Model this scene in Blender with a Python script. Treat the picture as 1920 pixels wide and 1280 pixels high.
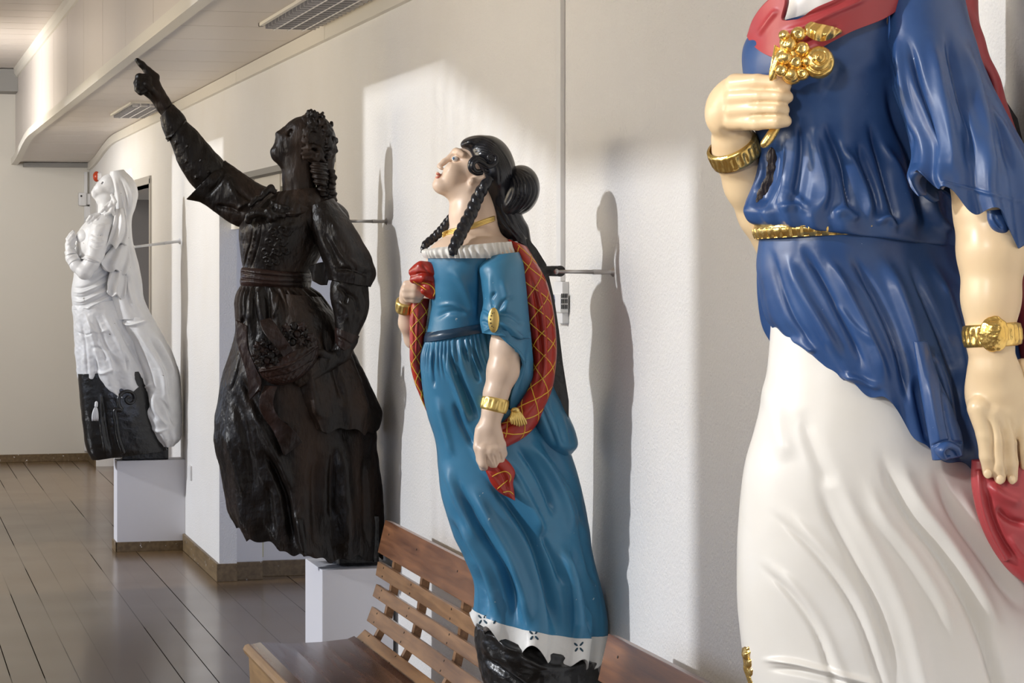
import bpy, bmesh, math, random
import numpy as np
from mathutils import Vector, Matrix
from mathutils.bvhtree import BVHTree
import openvdb

for _o in list(bpy.data.objects):
    bpy.data.objects.remove(_o)
SC = bpy.context.scene
COL = SC.collection
random.seed(7)
RNG = np.random.default_rng(7)
PI = math.pi

# ---------------------------------------------------------------- camera
FPX = 4576.0                       # focal length in pixels of a 1920 frame
TH = math.atan2(1197.0, FPX)       # the corridor runs along +Y, the camera is turned to the right
HC = 1.65
cam_d = bpy.data.cameras.new('camera')
cam_d.sensor_width = 36.0
cam_d.lens = FPX / 1920 * 36
cam_d.shift_y = -155 / 1920
cam_d.clip_end = 200
cam = bpy.data.objects.new('camera', cam_d)
COL.objects.link(cam)
cam.location = (0, 0, HC)
cam.rotation_euler = (PI / 2, 0, -TH)
SC.camera = cam
SN, CS = math.sin(TH), math.cos(TH)

def P(px, py, Y):
    """Photo pixel at corridor depth Y -> world point."""
    a = (px - 960) / FPX
    t = Y / (CS - a * SN)
    return Vector(((SN + a * CS) * t, Y, HC + (485 - py) / FPX * t))

def toPix(co):
    """(N,3) world -> (N,2) photo pixels."""
    x, y, z = co[:, 0], co[:, 1], co[:, 2]
    fw = x * SN + y * CS
    rt = x * CS - y * SN
    return np.stack([960 + FPX * rt / fw, 485 - FPX * (z - HC) / fw], 1)

# ---------------------------------------------------------------- world, sun, lamps, exposure
w = bpy.data.worlds.new('world'); SC.world = w
w.use_nodes = True
bg = w.node_tree.nodes['Background']
bg.inputs[0].default_value = (0.72, 0.80, 1.0, 1)
bg.inputs[1].default_value = 0.17
SC.view_settings.view_transform = 'Standard'
SC.view_settings.look = 'None'
SC.view_settings.exposure = 0.0
SC.view_settings.gamma = 1.0

def lamp(name, kind, loc, energy, color, direction=None, size=None, size_y=None, angle=None, spot=None):
    d = bpy.data.lights.new(name, kind)
    d.energy = energy; d.color = color
    if kind == 'AREA':
        d.shape = 'RECTANGLE'; d.size = size; d.size_y = size_y or size
    if kind == 'SUN' and angle is not None: d.angle = angle
    if kind == 'SPOT': d.spot_size = spot; d.spot_blend = 0.6; d.shadow_soft_size = size or 0.1
    o = bpy.data.objects.new(name, d); COL.objects.link(o)
    o.location = loc
    if direction is not None:
        o.rotation_euler = Vector(direction).to_track_quat('-Z', 'Y').to_euler()
    return o

EL, AZ = math.radians(23.5), math.radians(4)
sun_dir = Vector((math.cos(EL) * math.cos(AZ), math.cos(EL) * math.sin(AZ), -math.sin(EL)))
lamp('sun', 'SUN', (-6, 5, 5), 2.05, (0.93, 0.955, 1.0), sun_dir, angle=math.radians(1.3))
# daylight entering through the row of windows in the left wall
lamp('window_daylight', 'AREA', (-2.45, 5.0, 1.6), 38, (0.64, 0.75, 1.0), (1, 0, -0.25), size=7.0, size_y=1.4)
lamp('window_daylight_far', 'AREA', (-2.45, 13.0, 1.6), 42, (0.66, 0.77, 1.0), (1, 0, -0.25), size=6.0, size_y=1.4)
lamp('end_window_daylight', 'AREA', (-0.5, 16.9, 2.5), 60, (1.0, 0.97, 0.93), (0.8, 0.6, 0.12), size=1.0, size_y=1.0)
lamp('near_left_fill', 'AREA', (-2.3, -0.2, 1.9), 14, (0.97, 0.97, 1.0), (1, 0.95, -0.12), size=1.6, size_y=1.6)  # added fill aimed at the navy figurehead, set before the left wall
# assumed spot, added to light the navy figurehead from the front
lamp('navy_fill_spot', 'SPOT', (-0.5, 1.0, 2.5), 100, (1.0, 0.97, 0.94), Vector((1.45, 3.3, 1.15)) - Vector((-0.5, 1.0, 2.5)), size=0.12, spot=math.radians(42))
# warm lamps washing the upper wall
for k, yy in enumerate((3.2, 6.4, 9.6, 12.8, 16.0)):
    lamp('gallery_wall_washer', 'AREA', (-0.5, yy, 1.95), 11.5, (1.0, 0.84, 0.58), (1.0, 0, 0.20), size=2.4, size_y=0.3).data.spread = math.radians(108)
# added bluish lamp, stands in for daylight in the alcove
lamp('alcove_fill', 'AREA', (2.3, 9.4, 1.5), 20, (0.62, 0.72, 1.0), (-0.14, 1, 0), size=0.8, size_y=1.6)

# ---------------------------------------------------------------- helpers
def tag(o, label=None, cat=None, group=None, kind=None):
    if label: o['label'] = label
    if cat: o['category'] = cat
    if group: o['group'] = group
    if kind: o['kind'] = kind
    return o

def empty(name, loc, label=None, cat=None, group=None):
    o = bpy.data.objects.new(name, None); COL.objects.link(o)
    o.location = loc; o.empty_display_size = 0.1
    return tag(o, label, cat, group)

def link_mesh(name, me, mat=None, parent=None, label=None):
    o = bpy.data.objects.new(name, me); COL.objects.link(o)
    if mat is not None:
        if isinstance(mat, (list, tuple)):
            for m in mat: me.materials.append(m)
        else: me.materials.append(mat)
    if parent is not None:
        o.parent = parent
        # world-space vertices: cancel the parent's offset
        T = Vector(parent.location)
        pp = parent.parent
        while pp is not None:
            T = T + Vector(pp.location); pp = pp.parent
        o.location = (0, 0, 0)
        me.transform(Matrix.Translation(-T))
    if label: o['label'] = label
    return o

def np_mesh(name, verts, quads, smooth=True):
    me = bpy.data.meshes.new(name)
    verts = np.asarray(verts, np.float32); quads = np.asarray(quads, np.int32)
    k = quads.shape[1]
    me.vertices.add(len(verts)); me.vertices.foreach_set('co', verts.ravel())
    me.loops.add(quads.size); me.loops.foreach_set('vertex_index', quads.ravel())
    me.polygons.add(len(quads))
    me.polygons.foreach_set('loop_start', np.arange(0, quads.size, k, dtype=np.int32))
    me.polygons.foreach_set('use_smooth', np.full(len(quads), smooth))
    me.update(calc_edges=True); me.validate()
    return me

class MB:
    """collects boxes, prisms and bars into one mesh"""
    def __init__(s): s.bm = bmesh.new()
    def box(s, lo, hi, bev=0.0, rot=None):
        lo, hi = Vector(lo), Vector(hi)
        c = (lo + hi) / 2; d = hi - lo
        m = Matrix.Translation(c)
        if rot is not None: m = m @ rot.to_4x4()
        r = bmesh.ops.create_cube(s.bm, size=1.0, matrix=m @ Matrix.Diagonal((d.x, d.y, d.z, 1)))
        if bev:
            es = list({e for v in r['verts'] for e in v.link_edges})
            bmesh.ops.bevel(s.bm, geom=es, offset=bev, segments=2, profile=0.7, affect='EDGES')
        return s
    def prism(s, pts, y0, y1, bev=0.0):
        """profile in the X-Z plane extruded along Y"""
        a = [s.bm.verts.new((x, y0, z)) for x, z in pts]
        b = [s.bm.verts.new((x, y1, z)) for x, z in pts]
        n = len(pts); fs = []
        fs.append(s.bm.faces.new(a)); fs.append(s.bm.faces.new(b[::-1]))
        for i in range(n):
            fs.append(s.bm.faces.new((a[i], b[i], b[(i + 1) % n], a[(i + 1) % n])))
        bmesh.ops.recalc_face_normals(s.bm, faces=fs)
        if bev:
            es = list({e for f in fs[:2] for e in f.edges}) + [e for e in {e for f in fs[2:] for e in f.edges} if e not in fs[0].edges and e not in fs[1].edges]
            es = [e for e in set(es) if e.is_valid]
            bmesh.ops.bevel(s.bm, geom=es, offset=bev, segments=2, profile=0.7, affect='EDGES')
        return s
    def cyl(s, p0, p1, r0, r1=None, seg=20, cap=True):
        p0, p1 = Vector(p0), Vector(p1); d = p1 - p0
        q = d.to_track_quat('Z', 'Y').to_matrix().to_4x4()
        bmesh.ops.create_cone(s.bm, cap_ends=cap, segments=seg, radius1=r0, radius2=r0 if r1 is None else r1,
                              depth=d.length, matrix=Matrix.Translation((p0 + p1) / 2) @ q)
        return s
    def ball(s, c, r, seg=16, scale=(1, 1, 1)):
        bmesh.ops.create_uvsphere(s.bm, u_segments=seg, v_segments=max(6, seg // 2), radius=r,
                                  matrix=Matrix.Translation(c) @ Matrix.Diagonal((*scale, 1)))
        return s
    def build(s, name, mat=None, parent=None, label=None, smooth=False):
        me = bpy.data.meshes.new(name)
        s.bm.to_mesh(me); s.bm.free()
        if smooth:
            me.polygons.foreach_set('use_smooth', np.ones(len(me.polygons), bool))
        return link_mesh(name, me, mat, parent, label)

# ---------------------------------------------------------------- materials
def new_mat(name):
    m = bpy.data.materials.new(name); m.use_nodes = True
    return m, m.node_tree.nodes, m.node_tree.links, m.node_tree.nodes['Principled BSDF']

def mat(name, col, rough=0.5, metal=0.0, col2=None, vscale=8, vlo=0.35, vhi=0.65, bump=0.0, bscale=60, bdist=0.002,
        chips=None, chip_amt=0.0, chip_scale=14, spec=0.5, coat=0.0, rough2=None, stretch=None, detail=6):
    m, N, L, b = new_mat(name)
    b.inputs['Base Color'].default_value = (*col, 1)
    b.inputs['Roughness'].default_value = rough
    b.inputs['Metallic'].default_value = metal
    b.inputs['Specular IOR Level'].default_value = spec
    b.inputs['Coat Weight'].default_value = coat
    b.inputs['Coat Roughness'].default_value = 0.15
    tc = N.new('ShaderNodeTexCoord'); src = tc.outputs['Object']
    if stretch:
        mp = N.new('ShaderNodeMapping'); mp.inputs['Scale'].default_value = stretch
        L.new(src, mp.inputs[0]); src = mp.outputs[0]
    out = None
    if col2 is not None:
        n = N.new('ShaderNodeTexNoise'); n.inputs['Scale'].default_value = vscale; n.inputs['Detail'].default_value = detail
        L.new(src, n.inputs['Vector'])
        mr = N.new('ShaderNodeMapRange'); mr.inputs[1].default_value = vlo; mr.inputs[2].default_value = vhi
        L.new(n.outputs[0], mr.inputs[0])
        mx = N.new('ShaderNodeMix'); mx.data_type = 'RGBA'
        mx.inputs[6].default_value = (*col, 1); mx.inputs[7].default_value = (*col2, 1)
        L.new(mr.outputs[0], mx.inputs[0]); out = mx.outputs[2]
        if rough2 is not None:
            r = N.new('ShaderNodeMapRange'); r.inputs[3].default_value = rough; r.inputs[4].default_value = rough2
            L.new(mr.outputs[0], r.inputs[0]); L.new(r.outputs[0], b.inputs['Roughness'])
    if chips is not None:
        n = N.new('ShaderNodeTexNoise'); n.inputs['Scale'].default_value = chip_scale; n.inputs['Detail'].default_value = 3
        n.inputs['Roughness'].default_value = 0.7
        L.new(tc.outputs['Object'], n.inputs['Vector'])
        mr = N.new('ShaderNodeMapRange'); mr.inputs[1].default_value = 1 - chip_amt; mr.inputs[2].default_value = 1 - chip_amt + 0.01
        L.new(n.outputs[0], mr.inputs[0])
        mx = N.new('ShaderNodeMix'); mx.data_type = 'RGBA'
        mx.inputs[6].default_value = (*col, 1); mx.inputs[7].default_value = (*chips, 1)
        if out is not None: L.new(out, mx.inputs[6])
        L.new(mr.outputs[0], mx.inputs[0]); out = mx.outputs[2]
    if out is not None: L.new(out, b.inputs['Base Color'])
    if bump:
        n = N.new('ShaderNodeTexNoise'); n.inputs['Scale'].default_value = bscale; n.inputs['Detail'].default_value = 5
        L.new(src, n.inputs['Vector'])
        bp = N.new('ShaderNodeBump'); bp.inputs['Strength'].default_value = bump; bp.inputs['Distance'].default_value = bdist
        L.new(n.outputs[0], bp.inputs['Height']); L.new(bp.outputs[0], b.inputs['Normal'])
    return m

M = {}
M['wall'] = mat('white_wall_paint', (0.79, 0.775, 0.755), 0.62, col2=(0.755, 0.73, 0.69), vscale=1.4, vlo=0.4, vhi=0.75,
                bump=0.8, bscale=150, bdist=0.004)
M['wall_smooth'] = mat('smooth_white_wall', (0.78, 0.76, 0.74), 0.6, bump=0.1, bscale=90)
M['cream'] = mat('cream_wall_paint', (0.74, 0.70, 0.62), 0.65, bump=0.1, bscale=90)
M['metal_panel'] = mat('white_lacquered_ceiling_panel', (0.68, 0.62, 0.57), 0.38, bump=0.06, bscale=20)
M['trim_white'] = mat('cream_trim', (0.74, 0.70, 0.62), 0.4)
M['gap'] = mat('dark_joint', (0.10, 0.09, 0.08), 0.8)
M['grey_beam'] = mat('grey_beam', (0.30, 0.29, 0.27), 0.6)
M['plinth'] = mat('white_plinth_paint', (0.78, 0.77, 0.80), 0.55, bump=0.05)
M['baseboard'] = mat('baseboard_wood', (0.20, 0.135, 0.065), 0.45, col2=(0.13, 0.085, 0.04), vscale=6, stretch=(8, 1, 8),
                     chips=(0.75, 0.73, 0.70), chip_amt=0.33, chip_scale=30)
M['door_grey'] = mat('grey_door_paint', (0.16, 0.15, 0.145), 0.5)
M['alu'] = mat('aluminium_frame', (0.55, 0.52, 0.48), 0.35, metal=0.6)
M['glass_green'] = mat('olive_glass', (0.10, 0.12, 0.045), 0.08)
M['plastic'] = mat('white_plastic', (0.78, 0.77, 0.76), 0.35)
M['red_lamp'] = mat('red_beacon_plastic', (0.50, 0.06, 0.02), 0.25)
M['blue_lens'] = mat('blue_grey_lens', (0.16, 0.19, 0.32), 0.15)
M['steel'] = mat('brushed_steel', (0.62, 0.60, 0.58), 0.35, metal=0.7)
M['white_metal'] = mat('white_painted_metal', (0.76, 0.76, 0.76), 0.4)
M['dark_slot'] = mat('dark_slot', (0.02, 0.02, 0.02), 0.6)
M['mirror'] = mat('bright_reflector', (0.66, 0.65, 0.66), 0.22, metal=0.8)

def floor_mat():
    m, N, L, b = new_mat('polished_wood_plank_floor')
    tc = N.new('ShaderNodeTexCoord')
    mp = N.new('ShaderNodeMapping'); mp.inputs['Rotation'].default_value = (0, 0, PI / 2)
    mp.inputs['Location'].default_value = (0.05, 0.0, 0)
    L.new(tc.outputs['Object'], mp.inputs[0])
    br = N.new('ShaderNodeTexBrick')
    br.inputs['Scale'].default_value = 1.0
    br.inputs['Brick Width'].default_value = 4.6; br.inputs['Row Height'].default_value = 0.13
    br.inputs['Mortar Size'].default_value = 0.0
    br.inputs['Color1'].default_value = (0.215, 0.130, 0.058, 1); br.inputs['Color2'].default_value = (0.175, 0.105, 0.048, 1)
    br.offset = 0.37; br.offset_frequency = 2
    L.new(mp.outputs[0], br.inputs['Vector'])
    def math_(op, a, b_=None):
        q = N.new('ShaderNodeMath'); q.operation = op
        for i, v in enumerate((a, b_)):
            if v is None: continue
            if isinstance(v, (int, float)): q.inputs[i].default_value = v
            else: L.new(v, q.inputs[i])
        return q.outputs[0]
    sx = N.new('ShaderNodeSeparateXYZ'); L.new(tc.outputs['Object'], sx.inputs[0])
    fr = math_('FRACT', math_('DIVIDE', sx.outputs[0], 0.13))
    ln = math_('LESS_THAN', fr, 0.032)
    # joints open and close along the boards
    row = math_('FLOOR', math_('DIVIDE', sx.outputs[0], 0.13))
    cb = N.new('ShaderNodeCombineXYZ'); L.new(math_('MULTIPLY', row, 7.31), cb.inputs[0]); L.new(math_('MULTIPLY', sx.outputs[1], 0.35), cb.inputs[1])
    nn = N.new('ShaderNodeTexNoise'); nn.inputs['Scale'].default_value = 1.0; nn.inputs['Detail'].default_value = 1; L.new(cb.outputs[0], nn.inputs['Vector'])
    mrj = N.new('ShaderNodeMapRange'); mrj.inputs[1].default_value = 0.40; mrj.inputs[2].default_value = 0.56; mrj.inputs[3].default_value = 0.25; L.new(nn.outputs[0], mrj.inputs[0])
    jf = math_('MULTIPLY', ln, mrj.outputs[0])
    mp2 = N.new('ShaderNodeMapping'); mp2.inputs['Scale'].default_value = (22, 1.6, 1)
    L.new(tc.outputs['Object'], mp2.inputs[0])
    n = N.new('ShaderNodeTexNoise'); n.inputs['Scale'].default_value = 1.5; n.inputs['Detail'].default_value = 8
    L.new(mp2.outputs[0], n.inputs['Vector'])
    mx = N.new('ShaderNodeMix'); mx.data_type = 'RGBA'; mx.blend_type = 'MULTIPLY'; mx.inputs[0].default_value = 0.35
    L.new(br.outputs['Color'], mx.inputs[6]); L.new(n.outputs[0], mx.inputs[7])
    mj = N.new('ShaderNodeMix'); mj.data_type = 'RGBA'; mj.inputs[7].default_value = (0.012, 0.008, 0.005, 1)
    L.new(jf, mj.inputs[0]); L.new(mx.outputs[2], mj.inputs[6])
    L.new(mj.outputs[2], b.inputs['Base Color'])
    n2 = N.new('ShaderNodeTexNoise'); n2.inputs['Scale'].default_value = 2.2; n2.inputs['Detail'].default_value = 6
    L.new(tc.outputs['Object'], n2.inputs['Vector'])
    mr = N.new('ShaderNodeMapRange'); mr.inputs[3].default_value = 0.17; mr.inputs[4].default_value = 0.30
    L.new(n2.outputs[0], mr.inputs[0]); L.new(mr.outputs[0], b.inputs['Roughness'])
    inv = math_('SUBTRACT', 1.0, jf)
    L.new(math_('MULTIPLY', inv, 0.6), b.inputs['Specular IOR Level'])
    L.new(math_('MULTIPLY', inv, 0.2), b.inputs['Coat Weight'])
    b.inputs['Coat Roughness'].default_value = 0.13
    bp = N.new('ShaderNodeBump'); bp.inputs['Strength'].default_value = 0.25; bp.inputs['Distance'].default_value = 0.002
    L.new(jf, bp.inputs['Height']); bp.invert = True
    L.new(bp.outputs[0], b.inputs['Normal'])
    return m
M['floor'] = floor_mat()

def wood(name, c1, c2, rough=0.32, coat=0.4, axis='y'):
    m, N, L, b = new_mat(name)
    tc = N.new('ShaderNodeTexCoord'); mp = N.new('ShaderNodeMapping')
    mp.inputs['Scale'].default_value = (14, 0.9, 14) if axis == 'y' else (1, 14, 14)
    L.new(tc.outputs['Object'], mp.inputs[0])
    n = N.new('ShaderNodeTexNoise'); n.inputs['Scale'].default_value = 2.6; n.inputs['Detail'].default_value = 9
    n.inputs['Distortion'].default_value = 0.5; n.inputs['Roughness'].default_value = 0.6
    L.new(mp.outputs[0], n.inputs['Vector'])
    cr = N.new('ShaderNodeValToRGB')
    cr.color_ramp.elements[0].position = 0.33; cr.color_ramp.elements[0].color = (*c1, 1)
    cr.color_ramp.elements[1].position = 0.68; cr.color_ramp.elements[1].color = (*c2, 1)
    L.new(n.outputs[0], cr.inputs[0]); L.new(cr.outputs[0], b.inputs['Base Color'])
    mr = N.new('ShaderNodeMapRange'); mr.inputs[3].default_value = rough - 0.08; mr.inputs[4].default_value = rough + 0.15
    L.new(n.outputs[0], mr.inputs[0]); L.new(mr.outputs[0], b.inputs['Roughness'])
    b.inputs['Coat Weight'].default_value = coat; b.inputs['Coat Roughness'].default_value = 0.2
    bp = N.new('ShaderNodeBump'); bp.inputs['Strength'].default_value = 0.15; bp.inputs['Distance'].default_value = 0.001
    L.new(n.outputs[0], bp.inputs['Height']); L.new(bp.outputs[0], b.inputs['Normal'])
    return m
M['bench_wood'] = wood('varnished_brown_wood', (0.13, 0.045, 0.014), (0.33, 0.135, 0.048))
M['slat_wood'] = wood('varnished_slat_wood', (0.17, 0.075, 0.028), (0.40, 0.21, 0.09))
M['seat_wood'] = wood('dark_varnished_seat_wood', (0.06, 0.024, 0.012), (0.16, 0.07, 0.035), 0.22, 0.6)
M['apron_wood'] = wood('honey_apron_wood', (0.30, 0.16, 0.06), (0.50, 0.30, 0.13), 0.35, 0.3)
M['screw'] = mat('dark_screw_metal', (0.07, 0.06, 0.05), 0.4, metal=0.7)

# ================================================================ THE ROOM
W = 1.71
def struct(name, mb, m, smooth=False):
    o = mb.build(name, m, None, None, smooth); o['kind'] = 'structure'; return o

YN, YE = -3.0, 20.2
struct('floor', MB().box((-2.7, YN, -0.1), (3.2, YE + 0.1, 0.0)), M['floor'])
# right wall: near stretch, over the first opening, middle pier, over the second opening, end pier
O1 = (9.2, 12.45, 2.06)
O2 = (15.62, 19.6, 2.13)
wr = MB()
T = 0.22
wr.box((W, YN, 0), (W + T, O1[0], 2.62))
wr.box((W, O1[0], O1[2]), (W + T, O1[1], 2.62))
wr.box((W, O1[1], 0), (W + 0.09, O2[0], 2.62))
wr.box((W, O2[0], O2[2]), (W + 0.09, O2[1], 2.62))
wr.box((W, O2[1], 0), (W + 0.09, YE, 2.62))
struct('wall_right', wr, M['wall'])
al = MB()   # the alcove behind the first opening
al.box((W + 0.09, O1[1] + 0.05, 0), (W + 0.23, O1[1] + 0.3, 2.55))
al.box((W + 0.23, O1[1] + 0.16, 0), (3.1, O1[1] + 0.3, 2.55))
al.box((3.0, 8.9, 0), (3.1, O1[1] + 0.3, 2.55))
al.box((W + T, 8.9, 0), (3.1, 9.0, 2.55))
struct('wall_alcove', al, M['wall_smooth'])
struct('ceiling_alcove', MB().box((W + 0.09, 8.9, 2.55), (3.1, 12.75, 2.6)), M['cream'])
yb = MB().box((W + 0.23, O1[1] + 0.15, 0.1), (W + 0.25, O1[1] + 0.16, 2.0))
struct('trim_alcove_strip', yb, mat('faded_yellow_paint', (0.55, 0.50, 0.22), 0.6))
al = MB()
al.box((W + 0.09, O2[1], 0), (2.6, O2[1] + 0.1, 2.55))
al.box((2.5, O2[0] - 0.2, 0), (2.6, O2[1], 2.55))
al.box((W + 0.09, O2[0] - 0.2, 0), (2.6, O2[0] - 0.1, 2.55))
struct('wall_recess', al, M['wall_smooth'])
struct('ceiling_recess', MB().box((W + 0.09, O2[0] - 0.2, 2.55), (2.6, O2[1] + 0.1, 2.6)), M['cream'])
dg = MB().box((W + 0.15, O2[1] - 0.05, 0.02), (2.45, O2[1] - 0.002, 2.12), 0.004)
d = struct('door_1', dg, M['door_grey'])
MB().box((2.30, O2[1] - 0.10, 1.0), (2.40, O2[1] - 0.05, 1.03), 0.005).build('door_handle', M['steel'], d)
fr = MB()
fr.box((W - 0.012, O2[0] - 0.03, 0), (W + 0.09, O2[0] + 0.02, O2[2] + 0.03))
fr.box((W - 0.012, O2[0] - 0.03, O2[2]), (W + 0.09, O2[1], O2[2] + 0.05))
struct('trim_door_frame', fr, M['alu'])
# end wall
struct('wall_end', MB().box((-2.7, YE, 0), (W + 0.2, YE + 0.12, 4.4)), M['cream'])
# left wall with the windows the sun comes through
XL = -2.55
HEAD = 2.33 + (W - XL) * math.tan(EL) / math.cos(AZ) - 0.0
def shift(y): return y - (W - XL) * math.tan(AZ)
HEAD2 = HEAD - 0.40
wins = [(shift(-1.5), shift(4.15), HEAD), (shift(4.98), shift(6.0), HEAD2)] + [(shift(6.0 + .15 * k), shift(6.15 + .15 * k), HEAD2 + .04 * k + .02) for k in range(10)] + [(shift(7.5), shift(8.65), HEAD), (shift(12.30), shift(14.5), HEAD), (shift(16.8), shift(19.2), HEAD)]  # unseen; heads stepped to grade the upper edge of the sun patch
wl = MB(); y0 = YN
ZT = 4.3
for a, b_, hd in wins:
    a = max(a, YN + 0.05)
    wl.box((XL - 0.15, y0, 0), (XL, a, ZT))
    wl.box((XL - 0.15, a, 0), (XL, b_, 0.45)); wl.box((XL - 0.15, a, hd), (XL, b_, ZT)); y0 = b_
wl.box((XL - 0.15, y0, 0), (XL, YE + 0.12, ZT))
struct('wall_left', wl, M['cream'])

# ceilings
def soff_z(y): return 2.56 if y < 17.9 else 2.56 - 0.125 * (1 - math.cos((y - 17.9) / 2.3 * PI)) / 2
XS = 1.115
sf = MB()
ys = [YN + 0.575 * k for k in range(60)]
y = 8.96 - 0.575 * 20
segs = []
while y < YE:
    y2 = min(y + 0.567, YE - 0.02)
    if y2 - y > 0.05:
        n = 4 if y > 17 else 1
        for q in range(n):
            ya, ybb = y + (y2 - y) * q / n, y + (y2 - y) * (q + 1) / n
            za, zb = soff_z(ya), soff_z(ybb)
            v = [sf.bm.verts.new(c) for c in ((XS, ya, za), (W, ya, za), (W, ybb, zb), (XS, ybb, zb),
                                              (XS, ya, za + .03), (W, ya, za + .03), (W, ybb, zb + .03), (XS, ybb, zb + .03))]
            for f in ((0, 3, 2, 1), (4, 5, 6, 7), (0, 1, 5, 4), (2, 3, 7, 6), (0, 4, 7, 3), (1, 2, 6, 5)):
                sf.bm.faces.new([v[i] for i in f])
    y += 0.575
struct('ceiling_lower', sf, M['metal_panel'])
struct('ceiling_lower_backing', MB().box((XS + .01, YN, 2.60), (W + 0.1, YE, 2.62)), M['gap'])
def strip_y(mb, x0, x1, dz0, dz1, y0, y1):
    """bar that follows the soffit height"""
    ysx = [y0] + [v for v in (17.9, 18.3, 18.7, 19.1, 19.5, 19.9) if y0 < v < y1] + [y1]
    prev = None
    for yy in ysx:
        z = soff_z(yy)
        ring = [mb.bm.verts.new(c) for c in ((x0, yy, z + dz0), (x1, yy, z + dz0), (x1, yy, z + dz1), (x0, yy, z + dz1))]
        if prev:
            for i in range(4):
                mb.bm.faces.new((prev[i], prev[(i + 1) % 4], ring[(i + 1) % 4], ring[i]))
        else: mb.bm.faces.new(ring[::-1])
        prev = ring
    mb.bm.faces.new(prev)
tw = MB(); y = -2.6
while y < YE:
    strip_y(tw, W - 0.022, W + 0.0, -0.062, -0.003, y, min(y + 2.38, YE)); y += 2.385
struct('trim_wall_top', tw, M['trim_white'])
# fascia: upright panels above the lower ceiling edge
fa = MB(); y = 8.96 - 0.575 * 20
while y < YE:
    y2 = min(y + 1.142, YE - .01)
    for q in range(4):
        ya, ybb = y + (y2 - y) * q / 4, y + (y2 - y) * (q + 1) / 4
        za, zb = soff_z(ya), soff_z(ybb)
        v = [fa.bm.verts.new(c) for c in ((XS, ya, za), (XS, ybb, zb), (XS, ybb, 3.12), (XS, ya, 3.12),
                                          (XS + .02, ya, za), (XS + .02, ybb, zb), (XS + .02, ybb, 3.12), (XS + .02, ya, 3.12))]
        for f in ((0, 3, 2, 1), (4, 5, 6, 7), (0, 1, 5, 4), (2, 3, 7, 6), (0, 4, 7, 3), (1, 2, 6, 5)):
            fa.bm.faces.new([v[i] for i in f])
    y += 1.15
struct('wall_fascia', fa, M['metal_panel'])
tl = MB()
strip_y(tl, XS - 0.035, XS + 0.015, -0.022, 0.0, YN, YE)
strip_y(tl, XS - 0.035, XS - 0.028, 0.0, 0.03, YN, YE)
struct('trim_fascia_lower', tl, M['trim_white'])
tu = MB().prism([(XS + 0.01, 3.10), (XS - 0.012, 3.105), (XS - 0.03, 3.13), (XS - 0.035, 3.175), (XS + 0.01, 3.175)], YN, YE)
struct('trim_fascia_upper', tu, M['trim_white'])
cu = MB(); y = YN
while y < YE:
    cu.box((0.05, y, 3.17), (XS - 0.0, min(y + 0.395, YE), 3.20)); y += 0.405
struct('ceiling_upper', cu, M['metal_panel'])
struct('ceiling_upper_backing', MB().box((0.05, YN, 3.205), (XS + .02, YE, 3.23)), M['gap'])
struct('wall_hall_fascia', MB().box((0.0, YN, 3.17), (0.04, YE, 4.35)), M['cream'])
struct('ceiling_hall', MB().box((XL - .15, YN, 4.35), (0.1, YE + .1, 4.42)), M['cream'])
struct('trim_ceiling_beam', MB().box((0.06, 13.3, 3.125), (XS - 0.04, 13.75, 3.169), 0.006), M['trim_white'])
struct('trim_end_beam', MB().box((0.0, YE - 0.35, 2.985), (XS + 0.0, YE - 0.002, 3.165), 0.004), M['grey_beam'])
struct('trim_end_slot', MB().box((XS + 0.06, YE - 0.08, 2.395), (W - 0.0, YE - 0.002, 2.43), 0.002), M['grey_beam'])
struct('trim_roof', MB().box((0.045, YN, 3.3), (2.2, YE + .2, 3.35)), M['gap'])

# baseboards
def base(name, lo, hi): struct(name, MB().box(lo, hi, 0.003), M['baseboard'])
HB = 0.062
base('baseboard_end', (-2.5, YE - 0.02, 0), (W, YE, HB))
base('baseboard_right_pier', (W - 0.015, O1[1] - 0.0, 0), (W, O2[0] - .03, HB + .03))
base('baseboard_right_near', (W - 0.015, YN, 0), (W, O1[0], HB + .03))
base('baseboard_right_end', (W - 0.015, O2[1] , 0), (W, YE, HB + .0))
base('baseboard_pier_face', (W - .015, O1[1] - 0.015, 0), (W + 0.09, O1[1] - 0.0005, HB + .03))
base('baseboard_alcove', (W + .09, O1[1] + 0.035, 0), (W + 0.23, O1[1] + 0.05, HB + .03))
base('baseboard_alcove_back', (W + .23, O1[1] + 0.145, 0), (3.0, O1[1] + 0.16, HB + .02))

# transom over the first opening
tr = MB()
tr.box((W - 0.004, O1[0], O1[2] - 0.028), (W + 0.05, O1[1], O1[2]))
struct('trim_lintel', tr, M['grey_beam'])
tf = MB()
tf.box((W + 0.06, O1[0], O1[2] - 0.085), (W + 0.10, O1[1], O1[2]))
tf.box((W + 0.06, O1[0], 1.80), (W + 0.10, O1[1], 1.84))
for yy in (9.6, 10.35, 10.87, 11.65):
    tf.box((W + 0.055, yy, 1.84), (W + 0.105, yy + 0.16, O1[2] - 0.02))
t_ = struct('window_1', tf, M['trim_white'])
MB().box((W + 0.075, O1[0], 1.84), (W + 0.082, O1[1], O1[2] - 0.08)).build('window_pane', M['glass_green'], t_)

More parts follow.
